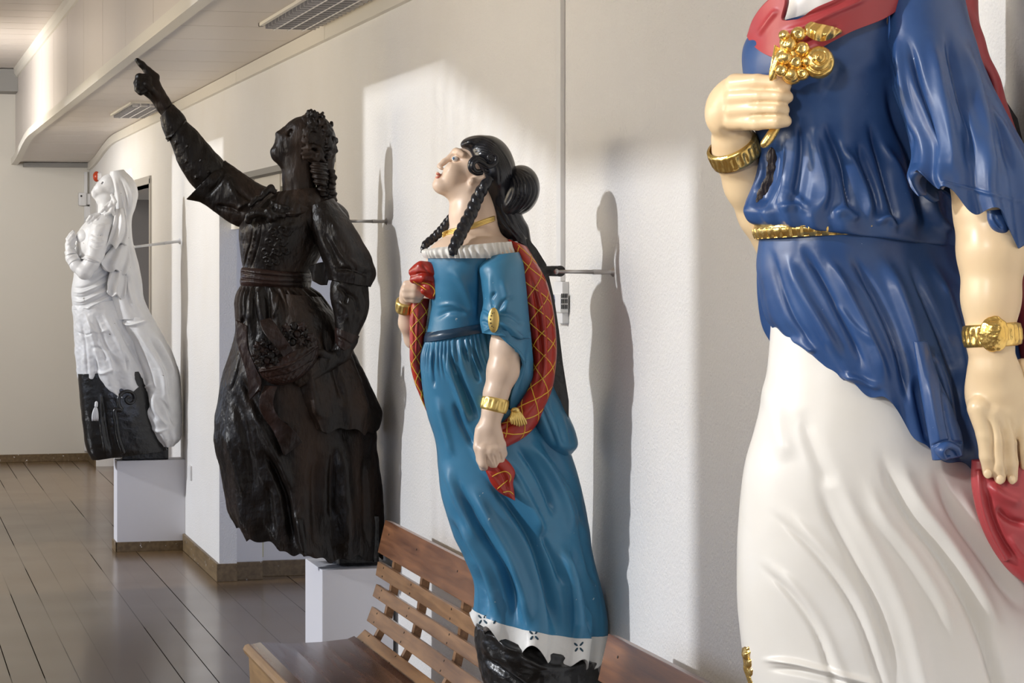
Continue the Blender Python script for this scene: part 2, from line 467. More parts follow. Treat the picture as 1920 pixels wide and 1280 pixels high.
# ceiling light fixtures with louvres
def louvre(name, x0, x1, y0, y1, label):
    z = 2.56
    r = empty(name, (x0, y0, z), label, 'ceiling light', 'louvred ceiling lights in the lower ceiling')
    f = MB()
    for lo, hi in (((x0, y0, z - .012), (x1, y0 + .02, z - .0005)), ((x0, y1 - .02, z - .012), (x1, y1, z - .0005)),
                   ((x0, y0, z - .012), (x0 + .015, y1, z - .0005)), ((x1 - .015, y0, z - .012), (x1, y1, z - .0005))):
        f.box(lo, hi)
    f.build('frame', M['trim_white'], r)
    MB().box((x0 + .012, y0 + .012, z - .004), (x1 - .012, y1 - .012, z - .0008)).build('reflector', M['mirror'], r)
    b_ = MB(); n = 16
    for k in range(1, n):
        yy = y0 + (y1 - y0) * k / n
        b_.box((x0 + .015, yy - .003, z - .028), (x1 - .015, yy + .003, z - .005))
    for k in (1, 2, 3):
        xx = x0 + (x1 - x0) * k / 4
        b_.box((xx - .004, y0 + .02, z - .028), (xx + .004, y1 - .02, z - .005))
    b_.build('louvre', M['mirror'], r)
louvre('ceiling_light', 1.44, 1.665, 8.12, 9.38, 'louvred ceiling light nearest the camera, cut off by the top of the frame')
louvre('ceiling_light', 1.44, 1.665, 14.2, 15.5, 'louvred ceiling light above the white figurehead, partly hidden by the raised dark hand')

# cable channel, alarm box
yc0 = 6.0; yc1 = 6.04
t = MB().box((W - 0.013, yc0, P(1050, 527, 6.0).z), (W - .0005, yc1, 2.498), 0.002)
tag(t.build('cable_channel', M['plastic']), 'white vertical cable channel running up the wall behind the teal figurehead', 'cable channel')
r = empty('detector_box', (W, 6.0, 1.5), 'small white detector box with grille below the vertical cable channel', 'detector')
z1 = P(1050, 527, 6.0).z; z0 = P(1050, 606, 6.0).z
MB().box((W - 0.018, 5.965, z0), (W - .0005, 6.045, z1 - .001), 0.003).build('housing', M['plastic'], r)
MB().box((W - 0.026, 5.955, z0 + .028), (W - .004, 6.045, z1 - .033), 0.005).build('cover', M['plastic'], r)
zc = (z0 + z1) / 2 + .004
MB().ball((W - 0.026, 6.018, zc), 0.016, 20, (0.3, 1, 1.0)).build('sensor_lens', M['blue_lens'], r, smooth=True)
g = MB()
for k in range(4):
    for j in range(3):
        g.box((W - 0.023 + k * .0045, 5.9535, zc - .020 + j * .014), (W - 0.0205 + k * .0045, 5.9565, zc - .009 + j * .014))
g.build('grille', M['dark_slot'], r)

# fittings on the end wall
YW = YE
def onend(px, py): return P(px, py, YW)
a, b_ = onend(146, 386), onend(166, 361)
r = empty('wall_sensor', (a.x, YW, a.z), 'rounded white sensor with a small dark spot high on the end wall', 'sensor')
MB().box((a.x, YW - 0.07, a.z), (b_.x - .02, YW - .0005, b_.z), 0.018).build('housing', M['plastic'], r, smooth=False)
MB().box((b_.x - .025, YW - 0.05, a.z + .01), (b_.x + .02, YW - .0005, b_.z - .01), 0.006).build('bracket', M['plastic'], r)
MB().ball((a.x + .022, YW - 0.071, b_.z - .03), 0.008).build('sensor_spot', M['dark_slot'], r)
a, b_ = onend(159, 408), onend(171, 387)
tag(MB().box((a.x, YW - 0.05, a.z), (b_.x, YW - .0005, b_.z), 0.006).build('junction_box', M['plastic']),
    'plain white box on the end wall just below the rounded sensor', 'junction box')
tag(MB().box((W - .045, YE - 0.03, 0.08), (W - .02, YE - .0005, 2.36), 0.002).build('wall_conduit', M['plastic']),
    'thin white vertical conduit in the corner of the end wall', 'conduit')
c = P(190, 331, 19.15)
r = empty('alarm_beacon', (W, 19.15, c.z), 'red alarm beacon on the wall behind the white figurehead', 'alarm beacon')
MB().cyl((W - 0.0005, 19.15, c.z), (W - 0.03, 19.15, c.z), 0.035).build('mount', M['plastic'], r)
MB().ball((W - 0.035, 19.15, c.z), 0.036, 18, (0.8, 0.9, 1.15)).build('beacon_lens', M['red_lamp'], r, smooth=True)
# socket on the pier
tag(MB().box((W - 0.012, 13.55, 0.42), (W - .0005, 13.63, 0.50), 0.003).build('wall_socket', M['plastic']),
    'white wall socket low on the sunlit pier beside the first plinth', 'socket')
# crack in the plaster is left to the wall paint

# plinths
r = empty('plinth', (1.5, 13.9, 0), 'white wall plinth with wooden baseboard under the white figurehead', 'plinth')
MB().box((1.326, 13.86, 0), (W - .001, 14.05, 0.512), 0.003).build('body', M['plinth'], r)
MB().box((1.318, 13.848, 0), (W - .016, 13.8595, 0.055), 0.002).build('baseboard', M['baseboard'], r)
MB().box((1.316, 13.848, 0), (1.3255, 14.05, 0.055), 0.002).build('baseboard', M['baseboard'], r)
tag(MB().box((1.45, 8.05, 0), (W - .017, 8.38, 0.61), 0.003).build('plinth', M['plinth']),
    'white plinth under the dark wooden figurehead beside the bench', 'plinth')

# ---------------------------------------------------------------- benches
YB = 7.53; BL = 1.60
def bp_(px, py): v = P(px, py, YB); return (v.x, v.z)
def make_bench():
    r = empty('bench', (1.3, YB, 0))
    y0, y1 = YB - BL, YB
    fx, fz = bp_(458, 1207)
    bx, bz = bp_(664, 1193)
    seat = [(fx + .012, fz - .004), (fx + .05, fz + .004), (fx + .14, fz - .004), (fx + .24, fz - .003), (bx - .02, bz - .006), (bx, bz + .002),
            (bx + .006, bz - .02), (bx - .03, bz - .03), (fx + .14, fz - .03), (fx + .012, fz - .026)]
    MB().prism(seat, y0, y1, 0.0).build('seat', M['seat_wood'], r)
    ap = [(fx + .012, fz), (fx + .002, fz - .004), (fx - .004, fz - .015), (fx + .001, fz - .028), (fx + .014, fz - .034),
          (fx + .018, fz - .12), (fx + .036, fz - .12), (fx + .036, fz - .03), (fx + .03, fz - .005)]
    MB().prism(ap, y0 - .002, y1 + .002).build('front_apron', M['apron_wood'], r)
    def board(name, top, bot, th, m, bev=0.003):
        (x1_, z1_), (x0_, z0_) = bp_(*top), bp_(*bot)
        d = Vector((x1_ - x0_, z1_ - z0_)).normalized(); n = Vector((d.y, -d.x)) * th
        pts = [(x0_, z0_), (x1_, z1_), (x1_ + n.x, z1_ + n.y), (x0_ + n.x, z0_ + n.y)]
        b = MB().prism(pts, y0, y1, bev).build(name, m, r)
        return b, (x0_, z0_), (x1_, z1_), d
    specs = [('backrest_slat', (684, 1179), (664, 1199), .016), ('backrest_slat', (697, 1136), (687, 1163), .016),
             ('backrest_slat', (705, 1094), (698, 1117), .016), ('backrest_slat', (708, 1052), (704, 1078), .016),
             ('backrest_board', (722, 974), (708, 1035), .026)]
    ribs = [0.10, 0.50, 1.02, 1.50]
    for nm, tp, bt, th in specs:
        b, p0, p1, d = board(nm, tp, bt, th, M['bench_wood'] if nm.endswith('board') else M['slat_wood'])
        cx, cz = (p0[0] + p1[0]) / 2, (p0[1] + p1[1]) / 2
        n = Vector((-d.y, d.x))
        for s_ in ribs:
            for q in ((-.3, .3) if nm.endswith('slat') else (0.15,)):
                c = Vector((cx + (p1[0] - p0[0]) * q, y1 - s_, cz + (p1[1] - p0[1]) * q))
                MB().cyl((c.x + n.x * -.001, c.y, c.z + n.y * -.001), (c.x + n.x * .0012, c.y, c.z + n.y * .0012), 0.0032, seg=8).build('screw', M['screw'], b)
    # upright ribs behind the slats
    back = [bp_(676, 1200), bp_(702, 1150), bp_(713, 1100), bp_(719, 1050), bp_(730, 990)]
    for s_ in ribs:
        pts = [(x + .010, z) for x, z in back] + [(x + .034, z) for x, z in back[::-1]]
        pts = [(x, z) for x, z in pts]
        MB().prism(pts, y1 - s_ - .014, y1 - s_ + .014).build('back_support', M['slat_wood'], r)
    for s_ in (0.10, 1.50):
        for x0_, x1_ in ((fx + .04, fx + .09), (bx - .02, bx + .03)):
            MB().box((x0_, y1 - s_ - .03, 0), (x1_, y1 - s_ + .03, fz - .032), .003).build('leg', M['bench_wood'], r)
        MB().box((fx + .09, y1 - s_ - .015, .25), (bx - .02, y1 - s_ + .015, .30)).build('stretcher', M['bench_wood'], r)
    return r
bench = make_bench()
tag(bench, 'varnished slatted wooden bench with curved seat, standing left of the teal figurehead', 'bench', 'wooden benches along the wall')
def copy_tree(o, parent=None):
    c = o.copy(); COL.objects.link(c); c.parent = parent
    for ch in list(o.children): copy_tree(ch, c)
    return c
b2 = copy_tree(bench)
b2.location = (1.3, 5.12, 0)
b2['label'] = 'wooden bench at the bottom right, only its backrest board showing'
# ================================================================ SCULPTING TOOLS
def cr(pts, n):
    """Catmull-Rom resample of control rows (k,m) -> (n,m), evenly in row parameter"""
    p = np.asarray(pts, float); k = len(p)
    if k == 2:
        t = np.linspace(0, 1, n)[:, None]; return p[0] * (1 - t) + p[1] * t
    q = np.vstack([2 * p[0] - p[1], p, 2 * p[-1] - p[-2]])
    # chord-length parameter keeps unevenly spaced rows smooth
    L = np.linalg.norm(np.diff(p[:, :min(4, p.shape[1])], axis=0), axis=1) + 1e-6
    s = np.concatenate([[0], np.cumsum(L)])
    t = np.linspace(0, s[-1], n)
    i = np.clip(np.searchsorted(s, t, side='right') - 1, 0, k - 2)
    u = ((t - s[i]) / L[i])[:, None]
    sl = np.zeros_like(p)
    d = np.diff(p, axis=0) / L[:, None]
    sl[0] = d[0]; sl[-1] = d[-1]
    w = (L[:-1] / (L[:-1] + L[1:]))[:, None]
    sl[1:-1] = d[:-1] * (1 - w) + d[1:] * w
    h = L[i][:, None]
    a, b = p[i], p[i + 1]; ma, mb = sl[i] * h, sl[i + 1] * h
    return (2 * u**3 - 3 * u**2 + 1) * a + (u**3 - 2 * u**2 + u) * ma + (-2 * u**3 + 3 * u**2) * b + (u**3 - u**2) * mb

def Pn(px, py, Y):
    a = (np.asarray(px, float) - 960) / FPX; t = Y / (CS - a * SN)
    return np.stack([(SN + a * CS) * t, np.broadcast_to(Y, np.shape(t)) * 1.0, HC + (485 - np.asarray(py, float)) / FPX * t], -1)

def noise3(co, freq, seed=0, octv=3):
    """cheap smooth noise from sines, about -1..1"""
    r = np.random.default_rng(seed); out = np.zeros(len(co)); amp = 1.0; tot = 0
    for o in range(octv):
        for _ in range(3):
            v = r.normal(size=3); v /= np.linalg.norm(v)
            v2 = r.normal(size=3); v2 /= np.linalg.norm(v2)
            ph = r.uniform(0, 6.28, 2)
            out += amp * np.sin(co @ v * freq * 6.28 + ph[0] + 1.3 * np.sin(co @ v2 * freq * 4.1 + ph[1]))
        tot += amp * 2; amp *= 0.5; freq *= 2.1
    return out / tot

def poly_dist(pix, poly, widths=None):
    """distance and signed side and along-parameter from pixels to a polyline"""
    best = np.full(len(pix), 1e9); side = np.zeros(len(pix)); par = np.zeros(len(pix))
    L = np.linalg.norm(np.diff(poly, axis=0), axis=1); S = np.concatenate([[0], np.cumsum(L)]); tot = S[-1] + 1e-9
    for i in range(len(poly) - 1):
        a, b = poly[i], poly[i + 1]; d = b - a; l2 = d @ d + 1e-12
        t = np.clip(((pix - a) @ d) / l2, 0, 1)
        q = pix - (a + t[:, None] * d)
        dd = np.hypot(q[:, 0], q[:, 1])
        m = dd < best
        best[m] = dd[m]; sg = np.sign(d[0] * q[:, 1] - d[1] * q[:, 0]); side[m] = sg[m]
        par[m] = (S[i] + t[m] * L[i]) / tot
    return best, side, par

class Fig:
    def __init__(s, Yc, pxc):
        s.Y = Yc; a = (pxc - 960) / FPX
        s.s = FPX * (CS - a * SN) / Yc        # pixels per metre at the figure
        v = Pn(pxc, 485, Yc); v = -v; v[2] = 0; s.view = v / np.linalg.norm(v)   # horizontal, towards the camera
    def p(s, px, py, d=0.0):
        return Pn(px, py, s.Y - np.asarray(d, float) / s.s)

    # ---- lofted cloth and limbs: rows (xL, yL, xR, yR, depth, thickness[, exponent])
    def loft(s, rows, nu=160, nv=200, e=2.0, wave=None, cap0=True, cap1=True, hollow=0, t0=0, t1=2 * PI, back=None, vr=(0, 1), zwave=None):
        R = cr([tuple(r[:6]) for r in rows], nv)
        closed = (t1 - t0) > 6.28
        t = np.linspace(t0, t1, nu, endpoint=not closed)
        c, sn = np.cos(t), np.sin(t)
        ce = np.sign(c) * np.abs(c) ** (2 / e); se = np.sign(sn) * np.abs(sn) ** (2 / e)
        if back is not None: se = np.where(se < 0, se * back, se)
        cx, cy = (R[:, 0] + R[:, 2]) / 2, (R[:, 1] + R[:, 3]) / 2
        C = s.p(cx, cy, R[:, 4]); A = s.p(R[:, 2], R[:, 3], R[:, 4]) - C
        D = s.view[None] * (R[:, 5] / s.s)[:, None]
        V = C[:, None] + ce[None, :, None] * A[:, None] + se[None, :, None] * D[:, None]
        if wave is not None:
            v = np.linspace(0, 1, nv)
            rad = V - C[:, None]; rl = np.linalg.norm(rad, axis=2, keepdims=True) + 1e-9
            V = V + rad / rl * (wave(t[None, :] + 0 * v[:, None], v[:, None] + 0 * t[None, :]) / s.s)[:, :, None]
        if zwave is not None:
            v = np.linspace(0, 1, nv)
            V = V.copy(); V[:, :, 2] += zwave(t[None, :] + 0 * v[:, None], v[:, None] + 0 * t[None, :]) / s.s
        if vr != (0, 1):
            a_, b_ = int(vr[0] * (nv - 1)), int(math.ceil(vr[1] * (nv - 1))) + 1
            V = V[a_:b_]; C = C[a_:b_]; nv = b_ - a_
        if hollow:
            k = 14; ext = []
            for j in range(1, k + 1):
                f = 1 - 0.06 * min(j, 2) - 0.006 * j
                src = V[max(0, nv - 1 - int(j * hollow))]
                cc = C[max(0, nv - 1 - int(j * hollow))]
                ext.append(cc + (src - cc) * f)
            V = np.concatenate([V, np.stack(ext)], 0)
        n0 = V.shape[0]
        idx = np.arange(n0 * nu).reshape(n0, nu)
        nx = np.roll(idx, -1, 1) if closed else idx[:, 1:]
        ix = idx if closed else idx[:, :-1]
        q = np.stack([ix[:-1], ix[1:], nx[1:], nx[:-1]], -1).reshape(-1, 4)
        verts = V.reshape(-1, 3)
        extra_q = []
        def cap(row, flip):
            nonlocal verts
            cpt = V[row].mean(0)
            base = len(verts); rings = [idx[row]]
            add = []
            for f in (0.66, 0.33):
                add.append(cpt + (V[row] - cpt) * f); rings.append(np.arange(base, base + nu)); base += nu
            add.append(np.repeat(cpt[None], nu, 0) + (V[row] - cpt) * 0.02); rings.append(np.arange(base, base + nu))
            verts = np.concatenate([verts] + add)
            for a_, b_ in zip(rings[:-1], rings[1:]):
                an, bn = np.roll(a_, -1), np.roll(b_, -1)
                qq = np.stack([a_, an, bn, b_], -1) if not flip else np.stack([a_, b_, bn, an], -1)
                extra_q.append(qq)
        if closed:
            if cap0: cap(0, False)
            if cap1: cap(n0 - 1, True)
        if extra_q: q = np.concatenate([q] + extra_q)
        return verts, q

    # ---- tube through (px,py,d,r) rows
    def tube(s, rows, n=60, nu=16, flat=1.0, twist=None, cap=True):
        R = cr(rows, n)
        C = s.p(R[:, 0], R[:, 1], R[:, 2]); r = R[:, 3] / s.s
        return tube_world(C, r, nu, flat, twist, cap)

    # ---- closed sheet (cloth patch) seen from the front: grid of (px,py,d) rows with thickness
    def sheet(s, rows, nu=40, nv=60, th=3.0, wave=None):
        """rows: list of rows, each a list of (px,py,d); resampled to nv x nu and given thickness"""
        G = np.stack([cr(r, nu) for r in rows])           # (k,nu,3)
        G = np.stack([cr(G[:, j], nv) for j in range(nu)], 1)
        if wave is not None:
            u = np.linspace(0, 1, nu)[None]; v = np.linspace(0, 1, nv)[:, None]
            G[:, :, 2] += wave(u, v)
        F = s.p(G[..., 0], G[..., 1], G[..., 2])
        du = np.gradient(F, axis=1); dv = np.gradient(F, axis=0)
        n = np.cross(du, dv); n /= np.linalg.norm(n, axis=2, keepdims=True) + 1e-12
        if (n @ s.view).mean() < 0: n = -n
        B = F - n * th / s.s
        idx = np.arange(nv * nu).reshape(nv, nu); off = nv * nu
        q = [np.stack([idx[:-1, :-1], idx[:-1, 1:], idx[1:, 1:], idx[1:, :-1]], -1).reshape(-1, 4)]
        q.append(np.stack([idx[:-1, :-1], idx[1:, :-1], idx[1:, 1:], idx[:-1, 1:]], -1).reshape(-1, 4) + off)
        bd = np.concatenate([idx[0, :], idx[1:, -1], idx[-1, -2::-1], idx[-2:0:-1, 0]])
        bn = np.roll(bd, -1)
        q.append(np.stack([bd, bd + off, bn + off, bn], -1))
        return np.concatenate([F.reshape(-1, 3), B.reshape(-1, 3)]), np.concatenate(q)

    # ---- SDF
    def sdf(s, h_px, pad=14):
        return SDF(s, h_px, pad)

    # ---- displacement strokes given in photo pixels
    def carve(s, me, strokes, noise=None, facing=0.15):
        n = len(me.vertices)
        co = np.empty(n * 3, np.float32); me.vertices.foreach_get('co', co); co = co.reshape(-1, 3).astype(float)
        no = np.empty(n * 3, np.float32); me.vertex_normals.foreach_get('vector', no); no = no.reshape(-1, 3).astype(float)
        disp = np.zeros(n)
        if strokes:
            pix = toPix(co); fc = no @ s.view
            wt = np.clip((fc + 0.10) / facing, 0, 1)
            for st in strokes:
                pts, wd, am = st[0], st[1], st[2]
                mode = st[3] if len(st) > 3 else 'r'
                openend = pts[-1][1] > 1225
                if openend: pts = list(pts) + [(2 * pts[-1][0] - pts[-2][0], 2 * pts[-1][1] - pts[-2][1])]
                poly = cr(pts, max(8, 5 * len(pts))) if len(pts) > 2 else np.asarray(pts, float)
                R = wd * (3.0 if mode == 'r' else 6.0)
                lo, hi = poly.min(0) - R, poly.max(0) + R
                m = np.where((pix[:, 0] > lo[0]) & (pix[:, 0] < hi[0]) & (pix[:, 1] > lo[1]) & (pix[:, 1] < hi[1]) & (wt > 0))[0]
                if len(m) == 0: continue
                d, sd, pr = poly_dist(pix[m], poly)
                tp = np.clip(pr / 0.28, 0, 1) * np.clip((1 - pr) / 0.22, 0, 1)
                if openend: tp = np.clip(pr / 0.28, 0, 1)
                tp = tp * tp * (3 - 2 * tp)
                if mode == 'r': v = am * np.exp(-(d / wd) ** 2)
                elif mode == 'l':   # raised on the left-hand side of the stroke, sharp edge along it
                    x = d * sd; v = am * np.where(x < 0, np.exp(-(x / (wd * 2.2)) ** 2), np.exp(-(x / (wd * 0.35)) ** 2))
                elif mode == 'R':
                    x = -d * sd; v = am * np.where(x < 0, np.exp(-(x / (wd * 2.2)) ** 2), np.exp(-(x / (wd * 0.35)) ** 2))
                if len(st) > 4 and st[4] == 'full': tp = np.clip(pr / 0.02, 0, 1) * np.clip((1 - pr) / 0.02, 0, 1)
                disp[m] += v * wt[m] * tp
        if noise:
            for fr, am, sd_ in noise: disp += am * noise3(co, fr, sd_)
        co += no * (disp / s.s)[:, None]
        me.vertices.foreach_set('co', co.astype(np.float32).ravel()); me.update()

    def obj(s, name, vq, m, parent, strokes=None, noise=None, label=None, smooth_it=0, reg=None):
        me = np_mesh(name, vq[0], vq[1])
        if smooth_it: smooth_mesh(me, smooth_it)
        fix_normals(me)
        if strokes or noise: s.carve(me, strokes or [], noise)
        if reg is not None: SURF[reg] = bvh_of(me)
        return link_mesh(name, me, m, parent, label)

    def on(s, reg, pts, lift=0.0, fallback=0.0):
        """photo pixels dropped on a registered surface -> world points"""
        out = []
        b = SURF[reg]; o = Vector((0, 0, HC)); last = None
        for px, py in pts:
            tgt = P(px, py, s.Y); d = (tgt - o).normalized()
            hit = b.ray_cast(o, d)
            if hit[0] is not None:
                q = hit[0] + hit[1] * 0 - d * lift / s.s; last = (q - o).dot(d)
            elif last is not None: q = o + d * last
            else: q = P(px, py, s.Y - fallback / s.s)
            out.append(q)
        return np.array([tuple(q) for q in out])

    def surf_tube(s, reg, pts, r, n=40, nu=8, lift=0.0, flat=1.0, smooth=2):
        pp = cr(pts, n)
        C = s.on(reg, pp, lift)
        for _ in range(smooth): C[1:-1] = (C[:-2] + 2 * C[1:-1] + C[2:]) / 4
        rr = np.full(n, r / s.s)
        return tube_world(C, rr, nu, flat)

SURF = {}
def bvh_of(me):
    co = np.empty(len(me.vertices) * 3, np.float32); me.vertices.foreach_get('co', co)
    vs = [Vector(v) for v in co.reshape(-1, 3).tolist()]
    return BVHTree.FromPolygons(vs, [tuple(p.vertices) for p in me.polygons])

def fix_normals(me):
    """flip if the surface is inside out (signed volume)"""
    n = len(me.vertices); co = np.empty(n * 3, np.float32); me.vertices.foreach_get('co', co); co = co.reshape(-1, 3)
    f = np.empty(len(me.loops), np.int32); me.loops.foreach_get('vertex_index', f)
    if len(me.polygons) == 0 or len(f) % len(me.polygons): return
    k = len(f) // len(me.polygons); f = f.reshape(-1, k)
    c = co - co.mean(0)
    a, b, d = c[f[:, 0]], c[f[:, 1]], c[f[:, 2]]
    vol = np.einsum('ij,ij->i', a, np.cross(b, d)).sum()
    if k == 4: vol += np.einsum('ij,ij->i', a, np.cross(d, c[f[:, 3]])).sum()
    if vol < 0: me.flip_normals()

def tube_world(C, r, nu=12, flat=1.0, twist=None, cap=True):
    C = np.asarray(C, float); n = len(C)
    T = np.gradient(C, axis=0); T /= np.linalg.norm(T, axis=1, keepdims=True) + 1e-12
    U = np.zeros_like(C); ref = np.array([0.0, -1.0, 0.05])
    u = ref - T[0] * (ref @ T[0])
    if np.linalg.norm(u) < 0.1: u = np.array([0, 0, 1.0]) - T[0] * T[0][2]
    u /= np.linalg.norm(u)
    for i in range(n):
        u = u - T[i] * (u @ T[i]); u /= np.linalg.norm(u) + 1e-12; U[i] = u
    Wv = np.cross(T, U)
    t = np.linspace(0, 2 * PI, nu, endpoint=False)
    rr = np.asarray(r)[:, None] * np.ones((1, nu))
    if twist is not None: rr = rr * twist(t[None], np.linspace(0, 1, n)[:, None])
    if cap:
        kk = np.ones(n); kk[0] = 0.35; kk[-1] = 0.35
        if n > 6: kk[1] = 0.8; kk[-2] = 0.8
        rr = rr * kk[:, None]
    V = C[:, None] + (np.cos(t)[None, :, None] * U[:, None] * flat + np.sin(t)[None, :, None] * Wv[:, None]) * rr[:, :, None]
    verts = np.concatenate([V.reshape(-1, 3), C[:1], C[-1:]])
    idx = np.arange(n * nu).reshape(n, nu); nx = np.roll(idx, -1, 1)
    q = [np.stack([idx[:-1], nx[:-1], nx[1:], idx[1:]], -1).reshape(-1, 4)]
    a, b = n * nu, n * nu + 1
    h = nu // 2
    for c_, row in ((a, idx[0]), (b, idx[-1])):
        rn = np.roll(row, -1); rn2 = np.roll(row, -2)
        q.append(np.stack([row[::2], rn[::2], rn2[::2], np.full(len(row[::2]), c_)], -1)[:, (0, 1, 2, 3)] if nu % 2 == 0 else np.zeros((0, 4), int))
    return verts, np.concatenate(q)

def merge(*vqs):
    vs, qs, o = [], [], 0
    for v, q in vqs:
        vs.append(v); qs.append(q + o); o += len(v)
    return np.concatenate(vs), np.concatenate(qs)

def smooth_mesh(me, it=3, f=0.5):
    n = len(me.vertices); co = np.empty(n * 3, np.float32); me.vertices.foreach_get('co', co); co = co.reshape(-1, 3)
    e = np.empty(len(me.edges) * 2, np.int32); me.edges.foreach_get('vertices', e); e = e.reshape(-1, 2)
    deg = np.bincount(e.ravel(), minlength=n)[:, None] + 1e-9
    for _ in range(it):
        acc = np.zeros((n, 3))
        for k in range(3):
            acc[:, k] = np.bincount(e[:, 0], co[e[:, 1], k], n) + np.bincount(e[:, 1], co[e[:, 0], k], n)
        co = co * (1 - f) + f * acc / deg
    me.vertices.foreach_set('co', co.astype(np.float32).ravel()); me.update()

class SDF:
    """smoothly blended solids on a grid; positions and radii in figure pixels"""
    def __init__(s, fig, h_px, pad):
        s.f = fig; s.h = h_px / fig.s; s.pr = []; s.pad = pad / fig.s
    def chain(s, rows, k=6, sub=False, flat=None):
        """rows (px,py,d,r)"""
        pts = [s.f.p(r[0], r[1], r[2]) for r in rows]; rad = [r[3] / s.f.s for r in rows]
        for i in range(len(pts) - 1):
            s.pr.append(('c', pts[i], pts[i + 1], rad[i], rad[i + 1], k / s.f.s, sub))
        return s
    def ell(s, px, py, d, rx, ry, rd, ang=0, k=6, sub=False, yaw=0):
        """ellipsoid with in-picture half axes rx, ry turned by ang degrees (clockwise), depth half axis rd"""
        c = s.f.p(px, py, d); v = s.f.view
        right = np.array([-v[1], v[0], 0.0]); up = np.array([0, 0, 1.0])
        a = math.radians(ang)
        ax = right * math.cos(a) - up * math.sin(a)
        ay = -up * math.cos(a) - right * math.sin(a)
        az = v.copy()
        if yaw:
            b = math.radians(yaw); ax, az = ax * math.cos(b) + az * math.sin(b), az * math.cos(b) - ax * math.sin(b)
        s.pr.append(('e', c, np.stack([ax, ay, az]), np.array([rx, ry, rd]) / s.f.s, None, k / s.f.s, sub))
        return s
    def mesh(s):
        lo = np.full(3, 1e9); hi = -lo
        for p in s.pr:
            if p[6]: continue
            if p[0] == 'c':
                r = max(p[3], p[4])
                lo = np.minimum(lo, np.minimum(p[1], p[2]) - r); hi = np.maximum(hi, np.maximum(p[1], p[2]) + r)
            else:
                r = np.abs(p[2].T) @ p[3]
                lo = np.minimum(lo, p[1] - r); hi = np.maximum(hi, p[1] + r)
        lo -= s.pad; hi += s.pad
        dim = np.ceil((hi - lo) / s.h).astype(int) + 1
        F = np.full(dim, 1.0, np.float32)
        ax = [lo[i] + np.arange(dim[i]) * s.h for i in range(3)]
        for p in s.pr:
            k = p[5]; m = k + 4 * s.h
            if p[0] == 'c':
                r = max(p[3], p[4]); a, b = np.minimum(p[1], p[2]) - r - m, np.maximum(p[1], p[2]) + r + m
            else:
                r = np.abs(p[2].T) @ p[3]; a, b = p[1] - r - m, p[1] + r + m
            i0 = np.clip(((a - lo) / s.h).astype(int), 0, dim); i1 = np.clip(((b - lo) / s.h).astype(int) + 2, 0, dim)
            if (i1 <= i0).any(): continue
            sl = tuple(slice(x, y) for x, y in zip(i0, i1))
            X = ax[0][sl[0]][:, None, None].astype(np.float32); Y = ax[1][sl[1]][None, :, None].astype(np.float32); Z = ax[2][sl[2]][None, None, :].astype(np.float32)
            if p[0] == 'c':
                A, B = p[1], p[2]; d = B - A; l2 = float(d @ d) + 1e-12
                dx, dy, dz = X - A[0], Y - A[1], Z - A[2]
                t = np.clip((dx * d[0] + dy * d[1] + dz * d[2]) / l2, 0, 1)
                D = np.sqrt((dx - t * d[0])**2 + (dy - t * d[1])**2 + (dz - t * d[2])**2) - (p[3] + (p[4] - p[3]) * t)
            else:
                dx, dy, dz = X - p[1][0], Y - p[1][1], Z - p[1][2]
                R_ = p[2]; q = [(dx * R_[i, 0] + dy * R_[i, 1] + dz * R_[i, 2]) for i in range(3)]
                k0 = np.sqrt(sum((q[i] / p[3][i])**2 for i in range(3)))
                k1 = np.sqrt(sum((q[i] / p[3][i]**2)**2 for i in range(3))) + 1e-9
                D = k0 * (k0 - 1) / k1
            G = F[sl]
            if p[6]:
                D = -D; hh = np.clip(0.5 - 0.5 * (D - G) / (-k - 1e-9), 0, 1)
                mx = np.maximum(G, D); hh = np.maximum(k - np.abs(G - D), 0) / (k + 1e-9)
                F[sl] = mx + hh * hh * k * 0.25
            else:
                mn = np.minimum(G, D); hh = np.maximum(k - np.abs(G - D), 0) / (k + 1e-9)
                F[sl] = mn - hh * hh * k * 0.25
        g = openvdb.FloatGrid(background=1.0)
        g.copyFromArray(F)
        pts, tris, quads = g.convertToPolygons(isovalue=0.0, adaptivity=0.0)
        return np.asarray(pts) * s.h + lo, np.asarray(quads).astype(np.int64)

def hand_fingers(sd, fingers, k=3):
    for f in fingers: sd.chain(f, k)

def join_into(o, vq, m):
    """adds world-space geometry with another material to an existing part"""
    me = o.data
    T = Vector((0, 0, 0)); pp = o.parent
    while pp is not None: T = T + Vector(pp.location); pp = pp.parent
    n = len(me.vertices); co = np.empty(n * 3, np.float32); me.vertices.foreach_get('co', co); co = co.reshape(-1, 3)
    f = np.empty(len(me.loops), np.int32); me.loops.foreach_get('vertex_index', f)
    ls = np.empty(len(me.polygons), np.int32); me.polygons.foreach_get('loop_start', ls)
    mi = np.empty(len(me.polygons), np.int32); me.polygons.foreach_get('material_index', mi)
    v, q = vq
    mats = [x for x in me.materials]
    if m not in mats: mats.append(m)
    k = mats.index(m)
    new = bpy.data.meshes.new(me.name)
    nv = np.concatenate([co, (v - np.array(T)).astype(np.float32)])
    new.vertices.add(len(nv)); new.vertices.foreach_set('co', nv.ravel().astype(np.float32))
    nl = np.concatenate([f, (q + n).ravel()]).astype(np.int32)
    new.loops.add(len(nl)); new.loops.foreach_set('vertex_index', nl)
    nls = np.concatenate([ls, len(f) + np.arange(len(q)) * q.shape[1]]).astype(np.int32)
    new.polygons.add(len(nls)); new.polygons.foreach_set('loop_start', nls)
    new.polygons.foreach_set('material_index', np.concatenate([mi, np.full(len(q), k)]).astype(np.int32))
    new.polygons.foreach_set('use_smooth', np.ones(len(nls), bool))
    for x in mats: new.materials.append(x)
    new.update(calc_edges=True); new.validate()
    old = o.data; o.data = new; bpy.data.meshes.remove(old)

